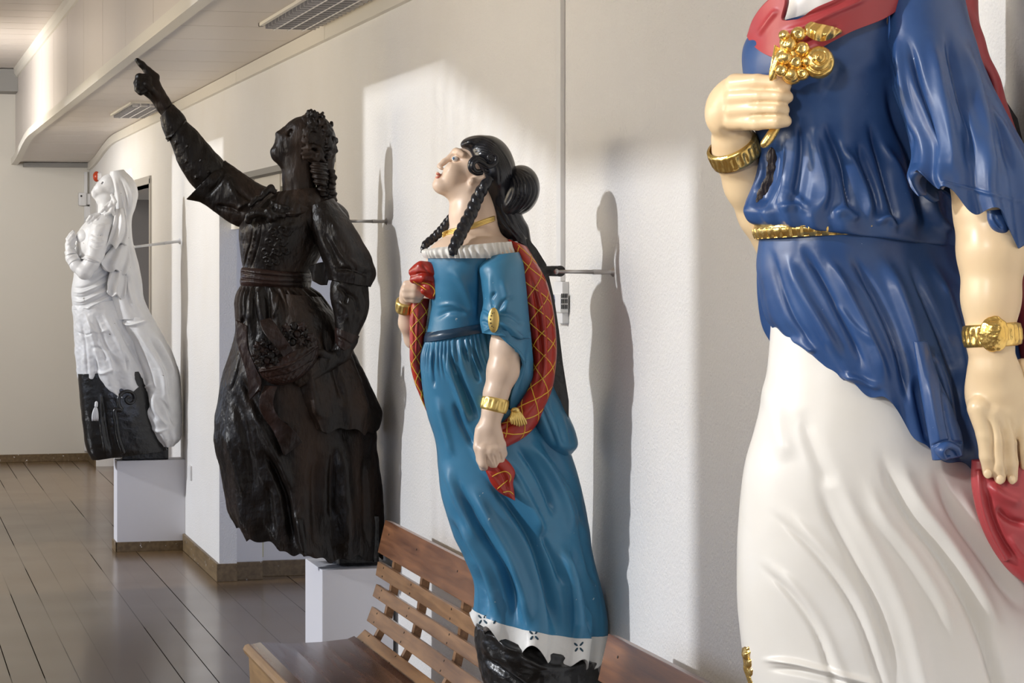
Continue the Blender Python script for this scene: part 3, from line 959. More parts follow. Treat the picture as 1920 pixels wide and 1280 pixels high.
def rows_uv(rows, u, v, n=200):
    """photo pixel on a loft: u 0..1 from left to right contour, v 0..1 along it"""
    R = cr([tuple(r[:6]) for r in rows], n)
    i = np.clip(np.asarray(v) * (n - 1), 0, n - 1).astype(int)
    r = R[i]; u = np.asarray(u)
    return np.stack([r[:, 0] * (1 - u) + r[:, 2] * u, r[:, 1] * (1 - u) + r[:, 3] * u], 1)
# ================================================================ THE TEAL FIGUREHEAD
M['teal'] = mat('teal_gloss_paint', (0.042, 0.185, 0.325), 0.28, col2=(0.050, 0.215, 0.365), vscale=9, bump=0.25, bscale=26,
                bdist=0.003, chips=(0.45, 0.55, 0.60), chip_amt=0.275, chip_scale=42, rough2=0.42)
M['navy_sash'] = mat('dark_navy_sash_paint', (0.015, 0.045, 0.085), 0.3)
M['skin'] = mat('painted_skin', (0.78, 0.58, 0.43), 0.36, col2=(0.80, 0.61, 0.47), vscale=12, bump=0.12, bscale=30, bdist=0.002)
M['black_hair'] = mat('black_hair_paint', (0.012, 0.013, 0.017), 0.27, bump=0.15, bscale=60)
M['black_base'] = mat('black_carved_base_paint', (0.010, 0.0095, 0.009), 0.28, bump=0.6, bscale=22, bdist=0.01)
M['red'] = mat('red_cloth_paint', (0.46, 0.035, 0.018), 0.30, col2=(0.36, 0.022, 0.012), vscale=10, bump=0.15, bscale=30)
M['yellow'] = mat('yellow_line_paint', (0.80, 0.50, 0.05), 0.35)
M['gold'] = mat('gold_paint', (0.83, 0.60, 0.20), 0.33, metal=0.75, bump=0.5, bscale=90, bdist=0.002)
M['lace'] = mat('white_lace_paint', (0.78, 0.765, 0.72), 0.42, bump=0.4, bscale=60, bdist=0.003)
M['lip'] = mat('lip_paint', (0.60, 0.17, 0.11), 0.35)
M['eye_white'] = mat('eye_white', (0.78, 0.78, 0.78), 0.15)
M['eye_blue'] = mat('eye_blue', (0.10, 0.22, 0.38), 0.15)
M['dark_eyelet'] = mat('eyelet_dark_teal', (0.01, 0.05, 0.08), 0.5)

F = Fig(5.60, 950)
tl_ = empty('figurehead', (1.55, 5.60, 0.55), 'figurehead woman in a teal dress with black hair and red shawl', 'figurehead')

# --- head, neck, chest and arms: one continuous body
sd = F.sdf(2.0)
sd.ell(892, 311, 0, 40, 42, 36, k=10)
sd.chain([(880, 315, 0, 34), (851, 338, 0, 24), (832, 346, 0, 17)], 10)
sd.chain([(832, 350, 0, 13), (856, 360, 0, 18), (884, 358, 0, 22)], 10)
sd.ell(850, 322, 16, 17, 19, 14, k=10); sd.ell(850, 322, -16, 17, 19, 14, k=10)
sd.chain([(854, 285, 0, 8), (843, 296, 0, 5), (833, 303, 0, 5), (824, 311, 0, 5.2)], 5)
for q in (-1, 1):
    sd.chain([(858, 284, 6 * q, 6), (861, 286, 20 * q, 6), (868, 290, 28 * q, 5)], 6)
    sd.ell(827, 315, 6 * q, 5, 3.6, 3.6, ang=20, k=3)
    sd.ell(851, 298, 19 * q, 8, 6.5, 6, ang=-45, k=5, sub=True)
sd.chain([(822, 325, -8, 2.2), (820, 325, 0, 3.2), (822, 325, 8, 2.2)], 3)
sd.chain([(821.5, 333, -7, 2.2), (819.5, 333, 0, 3.6), (821.5, 333, 7, 2.2)], 3)
sd.ell(823, 347, 0, 12, 12, 12, k=7)
sd.ell(899, 333, 38, 19, 7.5, 5, ang=-22, k=3); sd.ell(885, 339, 40, 6.5, 6.5, 5, k=3)
sd.ell(902, 331, 45, 11, 3.5, 4, ang=-22, k=3, sub=True)
sd.chain([(884, 362, 0, 36), (886, 400, 0, 42), (889, 430, 0, 46)], 12)
sd.ell(889, 488, 0, 90, 56, 108, k=18)
sd.ell(880, 530, 0, 60, 50, 60, k=10)
sd.chain([(935, 505, 86, 28), (952, 590, 108, 27), (950, 650, 117, 29), (943, 695, 120, 28.5), (930, 738, 122, 22), (925, 768, 122, 19.5)], 10)
sd.chain([(924, 770, 122, 19), (917, 800, 122, 19)], 8)
sd.ell(917, 825, 122, 27, 40, 16, ang=-3, k=8)
hand_fingers(sd, [[(906, 842, 130, 11), (907, 868, 127, 9), (919, 880, 118, 7)],
                  [(919, 846, 133, 11), (925, 868, 127, 9), (926, 879, 112, 6.5)],
                  [(931, 842, 131, 10.5), (937, 861, 122, 8.5), (935, 870, 110, 6.5)],
                  [(940, 832, 127, 9), (943, 850, 118, 7.5), (941, 858, 108, 6)],
                  [(902, 806, 120, 11), (897, 838, 122, 9), (901, 862, 118, 7.5), (905, 877, 114, 6)]], 4)
# far arm folded up to the breast
sd.chain([(840, 500, -70, 34), (812, 540, -88, 28), (800, 560, -95, 28)], 8)
sd.chain([(800, 560, -95, 28), (776, 636, -62, 17), (767, 605, -45, 19), (762, 572, -25, 15), (764, 552, -4, 15)], 8)
sd.ell(768, 545, 5, 17, 19, 17, k=6)
hand_fingers(sd, [[(762, 533, 14, 7.5), (780, 530, 24, 7), (795, 538, 24, 6)], [(760, 543, 18, 8), (778, 542, 27, 7.5), (793, 548, 26, 6.5)],
                  [(761, 553, 18, 7.5), (777, 553, 26, 7), (789, 556, 25, 6)], [(764, 561, 14, 6.5), (776, 562, 20, 6), (784, 563, 20, 5.5)]], 3)
body = F.obj('body', sd.mesh(), M['skin'], tl_, reg='tb', smooth_it=2, strokes=[
    ([(825, 329.5), (819, 329), (815, 329)], 1.6, -1.6), ([(845, 305), (838, 316), (831, 322)], 3, -1.2),
    ([(912, 850), (914, 870), (920, 884)], 1.8, -3), ([(925, 850), (931, 866), (932, 876)], 1.8, -3), ([(937, 845), (940, 858), (940, 866)], 1.8, -3),
    ([(864, 436), (900, 448), (935, 446)], 6, 2.0), ([(880, 352), (896, 366), (915, 370)], 8, -2)])
# lids, eye, lips
eye = F.obj('eye', F.sdf(0.8, 5).ell(853, 297.5, 14.6, 6.0, 5.6, 8).mesh(), M['eye_white'], tl_)
join_into(eye, F.sdf(0.5, 4).ell(850.5, 297, 20.2, 2.2, 2.8, 2.4).mesh(), M['eye_blue'])
F.obj('eyelid', merge(F.surf_tube('tb', [(846, 299), (849, 292), (855, 291.5), (861, 296)], 1.3, 24, lift=.4),
                      F.surf_tube('tb', [(846, 301), (852, 304), (860, 300)], 1.0, 24, lift=.2)), M['skin'], tl_)
F.obj('lips', merge(F.surf_tube('tb', [(818.5, 326), (822, 326), (826, 327.5)], 2.0, 16, lift=.1), F.surf_tube('tb', [(817.5, 332.5), (821, 332.5), (825, 330)], 2.0, 16, lift=.1)),
      M['lip'], tl_)

# --- hair
def fan(a, b, n):
    a, b = np.asarray(a, float), np.asarray(b, float)
    return [a * (1 - k / (n - 1)) + b * (k / (n - 1)) for k in range(n)]
sd = F.sdf(2.0)
sd.ell(884, 268, 0, 21, 12, 44, ang=-14, k=8); sd.ell(914, 290, 0, 38, 36, 60, k=14)
sd.ell(930, 320, 0, 37, 48, 62, k=14); sd.ell(938, 352, 0, 26, 44, 38, k=12)
sd.chain([(938, 385, 0, 30), (950, 410, 0, 27), (968, 434, 0, 22), (985, 462, 0, 14)], 12)
sd.chain([(955, 425, 20, 12), (975, 452, 22, 10), (988, 470, 20, 7)], 8)
st = []
for f in fan([(870, 262), (895, 256), (925, 268), (950, 300), (960, 350)], [(889, 290), (902, 285), (920, 292), (934, 312), (938, 350)], 7):
    st.append((f, 1.7, -2.6)); st.append((f + 2.6, 1.6, 2.0))
for f in fan([(915, 385), (935, 420), (975, 458)], [(950, 370), (965, 405), (992, 450)], 4): st.append((f, 2.2, -2.4))
F.obj('hair', sd.mesh(), M['black_hair'], tl_, strokes=st, smooth_it=1, reg='th')
sd = F.sdf(2.0)
sd.ell(974, 356, 0, 38, 47, 56, ang=10, k=8)
sd.ell(955, 382, 0, 24, 32, 40, ang=20, k=12)
st = []
for f in fan([(968, 316), (995, 330), (1006, 356), (990, 390), (966, 404)], [(955, 322), (966, 340), (968, 362), (958, 384), (946, 396)], 6):
    st.append((f, 1.8, -3.0)); st.append((f - 3.2, 1.8, 2.2))
F.obj('hair_bun', sd.mesh(), M['black_hair'], tl_, strokes=st, smooth_it=1)
rope = lambda t, v: 1 + 0.20 * np.abs(np.sin((t + v * 34) / 1.0)) - 0.1
F.obj('ringlet', F.tube([(921, 332, 62, 7), (910, 346, 64, 9.5), (896, 370, 60, 11), (882, 402, 70, 11.5), (868, 429, 86, 11.5), (857, 452, 100, 11), (850, 470, 108, 9.5), (849, 480, 110, 7)],
                        160, 32, twist=rope), M['black_hair'], tl_)
F.obj('ringlet', F.tube([(858, 395, -30, 6), (843, 410, -38, 7), (830, 429, -44, 8.5), (812, 447, -46, 8), (797, 460, -40, 7), (793, 475, -36, 4.5)],
                        130, 28, twist=rope), M['black_hair'], tl_)
c6 = lambda L: [(780 + x / 4.924, 240 + y / 4.924, d * 1.3, r) for x, y, d, r in L]
F.obj('hair_scroll', merge(F.tube(c6([(605, 392, 42, 3), (560, 398, 44, 4), (528, 370, 46, 4.6), (528, 325, 47, 4.6), (562, 300, 47, 4.6), (610, 318, 46, 4.6), (660, 350, 45, 4.6),
                                      (712, 342, 44, 4.6), (742, 305, 44, 4.4), (735, 258, 43, 4.2), (700, 242, 43, 4), (670, 262, 43, 3.6), (676, 292, 44, 3.2), (700, 292, 45, 2.4)]), 120, 14),
                           F.tube(c6([(620, 412, 36, 4), (560, 416, 38, 5), (510, 380, 39, 5.5), (508, 318, 40, 5.5), (545, 278, 40, 5), (600, 285, 39, 5), (650, 312, 38, 5), (700, 300, 37, 5)]), 90, 14),
                           F.tube(c6([(640, 395, 36, 5), (700, 392, 38, 6), (755, 350, 38, 5.5), (768, 290, 37, 5.5), (745, 232, 36, 5), (700, 215, 35, 5), (650, 232, 35, 5)]), 90, 14)),
      M['black_hair'], tl_)
F.obj('hair_scroll', merge(F.tube(c6([(605, 392, -42, 8), (528, 345, -50, 12), (610, 290, -52, 12), (712, 330, -50, 12), (700, 262, -48, 8)]), 60, 14)), M['black_hair'], tl_)
# --- necklace
def neck(dy, r): return merge(F.surf_tube('tb', [(829, 441 + dy), (838, 437 + dy), (848, 434 + dy), (862, 431 + dy), (885, 424 + dy), (908, 416 + dy), (928, 409 + dy)], r, 90, lift=.6))
nk = neck(-3.0, 2.5)
F.obj('necklace', merge(nk, neck(2.8, 2.5), neck(0, 2.0)), M['gold'], tl_)

# --- bodice
bod = [(803, 476, 975, 476, 0, 116), (803, 505, 968, 505, 0, 113), (806, 545, 955, 540, 0, 104), (808, 580, 945, 575, 0, 93), (803, 612, 945, 600, 0, 87), (797, 636, 950, 618, 0, 85)]
st = [([(838, 500), (860, 520), (880, 560), (892, 600)], 9, 5), ([(812, 600), (840, 585), (880, 588)], 5, -3), ([(815, 575), (845, 570), (885, 590)], 4, 2.5),
      ([(898, 486), (901, 530), (900, 570), (896, 605)], 4, -7)]
F.obj('bodice', F.loft(bod, 200, 90), M['teal'], tl_, strokes=st, reg='tbod')
# bosom
sash = [(799, 622, 950, 597, 0, 89), (796, 630, 951, 604, 0, 92), (795, 640, 951, 613, 0, 91)]
F.obj('sash', F.loft(sash, 200, 24, e=2.1, cap0=False, cap1=False), M['navy_sash'], tl_, strokes=[([(798, 632), (830, 612), (860, 606), (900, 607)], 1.6, -2.5)])
# --- ruffled neckline
ruf = [(800, 466, 972, 452, 0, 112), (794, 470, 976, 462, 0, 121), (795, 477, 979, 472, 0, 125), (799, 484, 979, 484, 0, 122)]
rw = lambda t, v: (1.5 + 3.5 * v) * np.sin(t * 46 + 1.6 * np.sin(t * 7)) * 0.7
F.obj('ruffled_neckline', F.loft(ruf, 560, 26, wave=rw, cap0=False, cap1=False), M['lace'], tl_, noise=[(18, 0.8, 3)])

# --- skirt with its white border
skr = [(797, 640, 952, 612, 0, 86), (791, 668, 968, 660, 0, 100), (790, 692, 985, 690, 0, 100), (794, 728, 1012, 728, 0, 104), (802, 772, 1034, 770, 0, 106), (818, 828, 1060, 820, 0, 107),
       (823, 878, 1078, 870, 0, 109), (828, 928, 1092, 919, 0, 113), (838, 962, 1100, 955, 0, 118), (850, 1002, 1107, 995, 0, 121), (874, 1048, 1113, 1048, 0, 126), (893, 1089, 1124, 1098, 0, 126),
       (898, 1130, 1131, 1160, 0, 128), (896, 1176, 1120, 1248, 0, 132)]
def hemw(t, v):
    g = np.clip((v - 0.62) / 0.38, 0, 1) ** 1.7
    w = np.cos(8 * (t - 0.85)); w = np.sign(w) * np.abs(w) ** 0.7
    p = np.clip(1 - v / 0.16, 0, 1) * np.sin(v / 0.16 * PI * 0.9 + 0.15)
    return 15 * g * w + 4.5 * p * np.sin(52 * t + 2 * np.sin(9 * t))
def hemz(t, v):
    g = np.clip((v - 0.9) / 0.10, 0, 1) ** 1.5
    return 22 * g * np.clip(np.cos(8 * (t - 0.85)), -.4, 1)
st = [
    ([(840, 660), (856, 700), (876, 745), (892, 790)], 6, -11.6), ([(830, 655), (846, 700), (864, 750), (880, 800)], 6, 8.7),
    ([(866, 645), (882, 680), (900, 720)], 4.5, -8.7), ([(882, 645), (895, 675), (905, 700)], 3.5, -7.25),
    ([(815, 650), (812, 690), (815, 730)], 3, -5.075), ([(850, 748), (868, 800), (892, 842)], 6, -8.7),
    ([(818, 740), (835, 800), (850, 860)], 6, 5.8), ([(962, 830), (995, 868), (1030, 935), (1042, 975)], 6, -11.6), ([(1002, 812), (1050, 868), (1090, 940), (1100, 1000)], 6, -11.6),
    ([(980, 820), (1022, 868), (1058, 935), (1078, 1010)], 8, 11.6), ([(940, 850), (972, 900), (1002, 960), (1020, 1010)], 7, 8.7),
    ([(832, 860), (850, 915), (885, 985), (905, 1020)], 9, 8.7), ([(845, 880), (868, 935), (908, 1010), (945, 1070), (962, 1120), (968, 1178)], 8, -18.85),
    ([(880, 905), (918, 975), (958, 1050), (985, 1120), (990, 1190)], 10, 15.95), ([(905, 880), (950, 940), (998, 1012), (1026, 1090), (1040, 1150), (1045, 1205)], 8, -20.3),
    ([(940, 880), (985, 945), (1025, 1010)], 9, 10.15), ([(1013, 996), (1038, 1050), (1056, 1100)], 5, -8.7),
    ([(1040, 1010), (1064, 1070), (1078, 1130), (1086, 1215)], 12, 20.3), ([(1068, 1015), (1092, 1075), (1106, 1130), (1112, 1200)], 7, -15.95),
    ([(838, 965), (866, 1020), (895, 1070), (907, 1115), (912, 1160)], 6, -13.05), ([(850, 960), (885, 1020), (915, 1080), (928, 1130), (934, 1165)], 8, 11.6),
    ([(1085, 960), (1102, 1040), (1118, 1100)], 5, -8.7), ([(878, 830), (915, 888), (960, 950)], 6, 5.8),
]
nz = [(3.2, 1.3, 11)]
sk = F.obj('skirt', F.loft(skr, 420, 420, wave=hemw, zwave=hemz, vr=(0, 0.928), cap1=False), M['teal'], tl_, strokes=st, noise=nz, reg='tsk')
bd = F.obj('skirt_border', F.loft([tuple(np.array(r) + np.array([-1.2, 0, 1.2, 0, 0, 1.2])) for r in skr], 420, 420, wave=hemw, zwave=hemz, vr=(0.926, 1), cap0=False, cap1=False, hollow=2.2), M['lace'], tl_, strokes=st, noise=nz, reg='tbd')
for cx, cy in ((932, 1160), (1001, 1190), (1085, 1212), (905, 1160)):
    for dx, dy in ((-5, -4), (5, -5), (-4, 5), (5, 5)):
        join_into(bd, F.surf_tube('tbd', [(cx + dx * .4, cy + dy * .4), (cx + dx, cy + dy), (cx + dx * 1.7, cy + dy * 1.8)], 2.1, 8, 6, smooth=0), M['dark_eyelet'])
# drape gathered at the hip
ovl = [(985, 690, 1030, 700, -10, 60), (975, 735, 1047, 740, -5, 95), (985, 775, 1065, 775, 0, 108), (1000, 810, 1080, 812, 0, 106), (1022, 835, 1083, 835, 0, 90), (1045, 850, 1072, 850, -5, 50)]
F.obj('hip_drape', F.loft(ovl, 140, 90), M['teal'], tl_, strokes=[([(1030, 740), (1050, 790), (1062, 840)], 5, -6), ([(1012, 750), (1030, 800), (1045, 845)], 5, -6), ([(1050, 750), (1068, 800), (1074, 840)], 4, -4)])

# --- sleeve of the near arm
slv = [(912, 480, 974, 472, 62, 54), (897, 494, 981, 490, 76, 62), (901, 530, 986, 528, 88, 64), (906, 568, 990, 570, 98, 60), (900, 600, 993, 604, 104, 58), (904, 624, 996, 634, 108, 56)]
st = [([(925, 600), (950, 612), (985, 640)], 5, 5), ([(925, 588), (955, 590), (985, 610)], 5, -5), ([(925, 596), (912, 586), (902, 580)], 3, -4), ([(925, 606), (912, 606), (902, 600)], 3, -4),
      ([(925, 612), (914, 618), (906, 622)], 3, 3), ([(925, 580), (922, 560), (930, 545)], 3, -4), ([(930, 590), (945, 565), (965, 555)], 4, -4), ([(940, 520), (950, 560), (948, 590)], 6, 4),
      ([(918, 510), (920, 545), (922, 575)], 5, 3), ([(933, 608), (955, 628), (978, 655)], 4, -5)]
F.obj('sleeve', F.loft(slv, 160, 120, cap1=False, hollow=3), M['teal'], tl_, strokes=st, reg='tsl')
# its long hanging tail behind the forearm
tail = [[(926, 612, 158), (950, 620, 160), (975, 625, 150), (995, 622, 122)], [(930, 622, 156), (956, 642, 158), (980, 652, 145), (998, 655, 115)],
        [(968, 655, 150), (980, 672, 142), (990, 680, 128), (1000, 685, 104)], [(980, 676, 140), (984, 695, 130), (992, 705, 115), (998, 712, 98)],
        [(972, 703, 126), (978, 715, 120), (985, 722, 108), (990, 730, 95)], [(958, 746, 112), (964, 748, 108), (970, 750, 100), (976, 752, 92)], [(956, 766, 102), (959, 767, 101), (963, 767, 98), (967, 766, 94)]]
F.obj('sleeve_tail', F.sheet(tail, 50, 90, 5), M['teal'], tl_, strokes=[([(990, 640), (988, 690), (972, 745)], 4, -4), ([(978, 660), (985, 690)], 3, 3)])
bro = F.sdf(1.2, 6).ell(925.6, 600, 158, 10.5, 23, 5, ang=0).mesh()
bo = F.obj('brooch', bro, M['gold'], tl_, reg='tbro')
join_into(bo, merge(*[F.tube([(925.6 + 6 * math.cos(a), 600 + 14 * math.sin(a), 161.5, 1.1), (925.6 + 6 * math.cos(a + .25), 600 + 14 * math.sin(a + .25), 161.5, 1.1)], 4, 6) for a in np.arange(0, 6.28, 0.52)]), M['dark_slot'])

# --- bracelets
def ringband(name, f, c0, c1, r, h, th, m, parent, sq=1.0, n=64, links=0):
    """band around an axis from c0 to c1 (px,py,d)"""
    a, b = f.p(*c0), f.p(*c1); t = b - a; L = np.linalg.norm(t); t /= L
    u = f.view - t * (f.view @ t); u /= np.linalg.norm(u); v = np.cross(t, u)
    prof = [(0, 0), (th * .9, 0.06), (th, 0.2), (th * .75, .3), (th * .75, .7), (th, 0.8), (th * .9, 0.94), (0, 1)]
    ang = np.linspace(0, 2 * PI, n, endpoint=False); V = []
    for o, z in prof:
        rr = (r + o) / f.s
        ex = 1 + (0.35 * th / r * (np.sin(ang * links) > 0) if links and .25 < z < .75 else 0)
        V.append(a + t * L * z + (np.cos(ang)[:, None] * u * rr * sq + np.sin(ang)[:, None] * v * rr) * (np.ones(n) * ex)[:, None])
    V = np.stack(V); k = len(prof)
    idx = np.arange(k * n).reshape(k, n); nx = np.roll(idx, -1, 1)
    q = np.stack([idx[:-1], nx[:-1], nx[1:], idx[1:]], -1).reshape(-1, 4)
    return f.obj(name, (V.reshape(-1, 3), q), m, parent)
ringband('bracelet', F, (930.5, 744, 122), (924, 771, 122), 20.5, 0, 4.5, M['gold'], tl_, 1.0, 90, 16)
ringband('bracelet', F, (760.5, 563, -15), (759, 583, -27), 14, 0, 4, M['gold'], tl_, 1.0, 80, 12)

# --- shawl
def lattice(f, rows, reg, step, dv, r, n=14, lift=0.5):
    out = []
    v = -dv
    while v < 1:
        for sgn in (0, 1):
            t = np.linspace(0.02, 0.98, n); vv = v + t * dv
            m = (vv > 0.01) & (vv < 0.99)
            if m.sum() < 4: continue
            u = t if sgn == 0 else 1 - t
            u = 0.5 + 0.47 * np.sin((u - .5) * 2.9)
            px = rows_uv(rows, u[m], vv[m])
            out.append(f.surf_tube(reg, px, r, 22, 6, lift=lift, smooth=1))
        v += step
    return merge(*out)
sh = [(952, 448, 988, 462, 30, 34), (966, 478, 1003, 487, 50, 36), (974, 535, 1025, 528, 66, 38), (982, 582, 1037, 577, 72, 40), (990, 630, 1043, 628, 74, 40), (996, 664, 1044, 658, 76, 40),
      (998, 690, 1042, 690, 78, 38), (993, 716, 1036, 727, 82, 36), (980, 745, 1022, 762, 88, 34), (958, 775, 1003, 801, 96, 28), (940, 792, 980, 822, 102, 24), (922, 798, 950, 838, 106, 18)]
st = [([(990, 500), (1004, 560), (1012, 620), (1014, 690), (1000, 745)], 4, -6), ([(1000, 500), (1022, 560), (1030, 630), (1028, 700)], 4, -5), ([(985, 760), (960, 790), (935, 810)], 3.5, -5),
      ([(1008, 520), (1018, 600), (1022, 660), (1016, 730), (985, 790)], 5, 5)]
so = F.obj('shawl', F.loft(sh, 120, 240), M['red'], tl_, strokes=st, reg='tsh')
join_into(so, lattice(F, sh, 'tsh', 0.105, 0.17, 1.0), M['yellow'])
sh2 = [(772, 556, 806, 560, -5, 16), (768, 600, 801, 603, -5, 20), (768, 640, 795, 645, -5, 22), (769, 680, 792, 685, -5, 22), (777, 716, 796, 722, -5, 20), (788, 744, 799, 752, -5, 14), (799, 770, 803, 770, -5, 5)]
so = F.obj('shawl_end', F.loft(sh2, 70, 140), M['red'], tl_, strokes=[([(790, 570), (786, 640), (784, 700)], 3, -4), ([(779, 570), (777, 640), (780, 700)], 3, -3)], reg='tsh2')
join_into(so, lattice(F, sh2, 'tsh2', 0.16, 0.24, 0.9), M['yellow'])
# bunch in the raised hand
sd = F.sdf(1.6, 8)
sd.ell(799, 510, 38, 27, 20, 22, ang=12, k=6); sd.ell(808, 535, 36, 20, 24, 20, k=6); sd.chain([(775, 510, 30, 9), (790, 500, 44, 10), (812, 505, 44, 9)], 4)
sd.chain([(776, 524, 34, 8), (795, 521, 52, 8), (818, 528, 44, 7)], 4); sd.chain([(795, 545, 46, 7), (810, 552, 44, 8), (820, 548, 36, 7)], 4)
so = F.obj('shawl_bunch', sd.mesh(), M['red'], tl_, strokes=[([(772, 516), (790, 512), (822, 520)], 2.2, -4), ([(790, 530), (806, 530), (812, 548)], 2, -3), ([(790, 494), (800, 506), (812, 520)], 2, -2.5)], reg='tbu', smooth_it=1)
join_into(so, merge(F.surf_tube('tbu', [(776, 534), (792, 530), (806, 534), (816, 546), (812, 556)], 1.0, 24, 6, .5), F.surf_tube('tbu', [(774, 527), (786, 534), (800, 544)], 0.9, 20, 6, .5)), M['yellow'])
# end below the near hand
sh3 = [(903, 858, 942, 853, 116, 10), (908, 876, 958, 870, 120, 13), (915, 893, 966, 885, 121, 14), (922, 908, 962, 905, 121, 14), (935, 922, 964, 920, 122, 11), (957, 934, 966, 938, 124, 4)]
so = F.obj('shawl_tip', F.loft(sh3, 70, 90), M['red'], tl_, strokes=[([(925, 868), (945, 890), (955, 925)], 3, -5), ([(912, 880), (932, 905), (950, 930)], 3, 3.5)], reg='tsh3')
join_into(so, merge(F.surf_tube('tsh3', [(915, 899), (932, 888), (950, 884), (958, 892), (955, 904)], 1.0, 24, 6, .5), F.surf_tube('tsh3', [(930, 919), (942, 908), (952, 900)], 1.0, 20, 6, .5),
                    F.surf_tube('tsh3', [(943, 923), (955, 921), (963, 927)], 1.0, 16, 6, .5)), M['yellow'])
# tassel
F.obj('tassel', merge(*[F.tube([(962 + k * 1.4, 768, 124 + (k % 2), 2.2), (958 + k * 4.2, 784 + abs(k - 3), 130, 3.0), (960 + k * 4.6, 800 - abs(k - 3) * 1.5, 129, 2.6)], 14, 8) for k in range(7)],
                      F.tube([(958, 770, 124, 4), (967, 768, 127, 5), (974, 772, 123, 4)], 10, 10)), M['gold'], tl_)

# --- dark core timber at the back, strap plate
def backboard():
    mb = MB()
    pts = [(985, 448), (1000, 466), (1018, 495), (1033, 560), (1042, 620), (1049, 680), (1060, 750), (1060, 800)]
    a = [P(x, y, F.Y) for x, y in pts]
    vs = []
    for sgn in (-0.03, 0.06):
        for off in (0.0, -0.05):
            vs.append([mb.bm.verts.new((v.x + off, v.y + sgn, v.z)) for v in a])
    A0, A1, B0, B1 = vs
    for i in range(len(a) - 1):
        for u, v in ((A0, B0), (B0, B1), (B1, A1), (A1, A0)):
            mb.bm.faces.new((u[i], v[i], v[i + 1], u[i + 1]))
    for i in (0, -1): mb.bm.faces.new((A0[i], B0[i], B1[i], A1[i]))
    bmesh.ops.recalc_face_normals(mb.bm, faces=mb.bm.faces)
    return mb.build('back_timber', M['black_base'], tl_)
backboard()
mb = MB()
e0 = F.p(1026, 508, 0); e1 = F.p(1043, 508, 0)
mb.cyl((e1[0], e1[1] - .035, e1[2]), (e1[0], e1[1] + .035, e1[2]), 0.013, seg=24)
mb.box((e0[0] - .03, e0[1] - .032, e0[2] - .012), (e1[0], e0[1] + .032, e0[2] + .012), .003)
mb.build('mounting_eye', M['black_base'], tl_)
# wall strut
w1 = P(1150, 510, 5.58); st0 = F.p(1043, 509, 50)
def strut(name, a, b, rt, label, mats, parent=None):
    a, b = Vector(a), Vector(b); d = (b - a)
    r = empty(name, tuple(b), label, 'wall strut')
    k = a + d * 0.66
    MB().cyl(a, k, rt * .8, rt, seg=16).build('rod', mats[0], r, smooth=True)
    MB().cyl(k - d * .02, b - d * .05, rt * 1.15, rt * 1.0, seg=8).build('turnbuckle', mats[1], r)
    MB().ball(a, rt * 1.25, 14).build('end_bolt', mats[1], r, smooth=True)
    MB().cyl(b - d * .06, b, rt * .7, rt * 2.2, seg=16).build('wall_anchor', mats[1], r)
    return r
strut('wall_strut', st0, (W - .0005, 5.58, w1.z), 0.0052, 'steel strut between the back of the teal figurehead and the wall', (M['steel'], M['steel']))

# --- black carved base and its plinth
bs = [(896, 1168, 1112, 1235, 0, 118), (893, 1190, 1120, 1252, 0, 128), (898, 1225, 1130, 1285, 0, 126), (905, 1262, 1135, 1320, 0, 118), (915, 1300, 1130, 1350, 0, 105), (930, 1350, 1130, 1352, 0, 95)]
st = [([(905, 1185), (930, 1195), (950, 1215), (990, 1225)], 6, 8), ([(960, 1215), (990, 1240), (1040, 1255), (1080, 1250)], 6, 8), ([(900, 1210), (915, 1240), (950, 1265)], 6, -8), ([(1000, 1205), (1020, 1225), (1060, 1235)], 5, 7)]
F.obj('carved_base', F.loft(bs, 220, 110), M['black_base'], tl_, strokes=st, noise=[(6, 4, 21), (14, 1.5, 22)])
ztop = F.p(1000, 1351)[2]
tag(MB().box((1.30, 5.42, 0), (W - .017, 5.78, ztop - .012), 0.003).build('plinth', M['plinth']), 'plinth between the two benches carrying the teal figurehead', 'plinth')
tl_.location.z = tl_.location.z
# ================================================================ THE DARK WOODEN FIGUREHEAD
M['tar'] = mat('blackened_oak', (0.0090, 0.0066, 0.0054), 0.36, col2=(0.034, 0.020, 0.013), vscale=9, vlo=0.47, vhi=0.68, bump=1.0, bscale=38, bdist=0.008,
               rough2=0.6, stretch=(1, 1, 0.35), spec=0.28)
M['tar_brown'] = mat('worn_brown_oak', (0.030, 0.0145, 0.011), 0.38, col2=(0.014, 0.0085, 0.007), vscale=9, bump=0.9, bscale=34, bdist=0.007, stretch=(1, 1, 0.5), spec=0.3)
G = Fig(8.20, 600)
dk = empty('figurehead', (1.55, 8.20, 0.7), 'dark blackened wooden figurehead of a woman pointing upwards and carrying a basket', 'figurehead')
NZ = [(5, 1.4, 31), (16, 0.6, 32)]
h5 = lambda x, y: (480 + x / 5.335, 180 + y / 5.335)
# body: head, neck, raised hand, lower hand
sd = G.sdf(2.0)
sd.ell(572, 258, 0, 40, 40, 34, k=10)
sd.chain([(565, 252, 0, 29), (541, 276, 0, 22), (525, 291, 0, 14)], 9)
sd.chain([(532, 262, 0, 16), (526, 278, 0, 13)], 6)
sd.ell(517, 285, 0, 11, 11, 11, k=6)
sd.chain([(522, 294, 0, 10), (540, 304, 0, 16), (562, 300, 0, 20)], 8)
sd.chain([(546, 237, 0, 8), (534, 244.5, 0, 6), (524, 250.5, 0, 6.2)], 4); sd.ell(521.5, 252, 0, 5.5, 6, 6.5, ang=-30, k=1.5)
for q in (-1, 1):
    sd.chain([(551, 235, 6 * q, 5), (556, 238, 18 * q, 5), (562, 244, 25 * q, 4)], 5); sd.ell(524, 258, 5 * q, 4, 3, 3, k=2)
    sd.ell(545, 249, 17 * q, 8, 5.5, 5, ang=-45, k=4, sub=True); sd.ell(547, 250, 12 * q, 4, 2.6, 5, ang=-45, k=2)
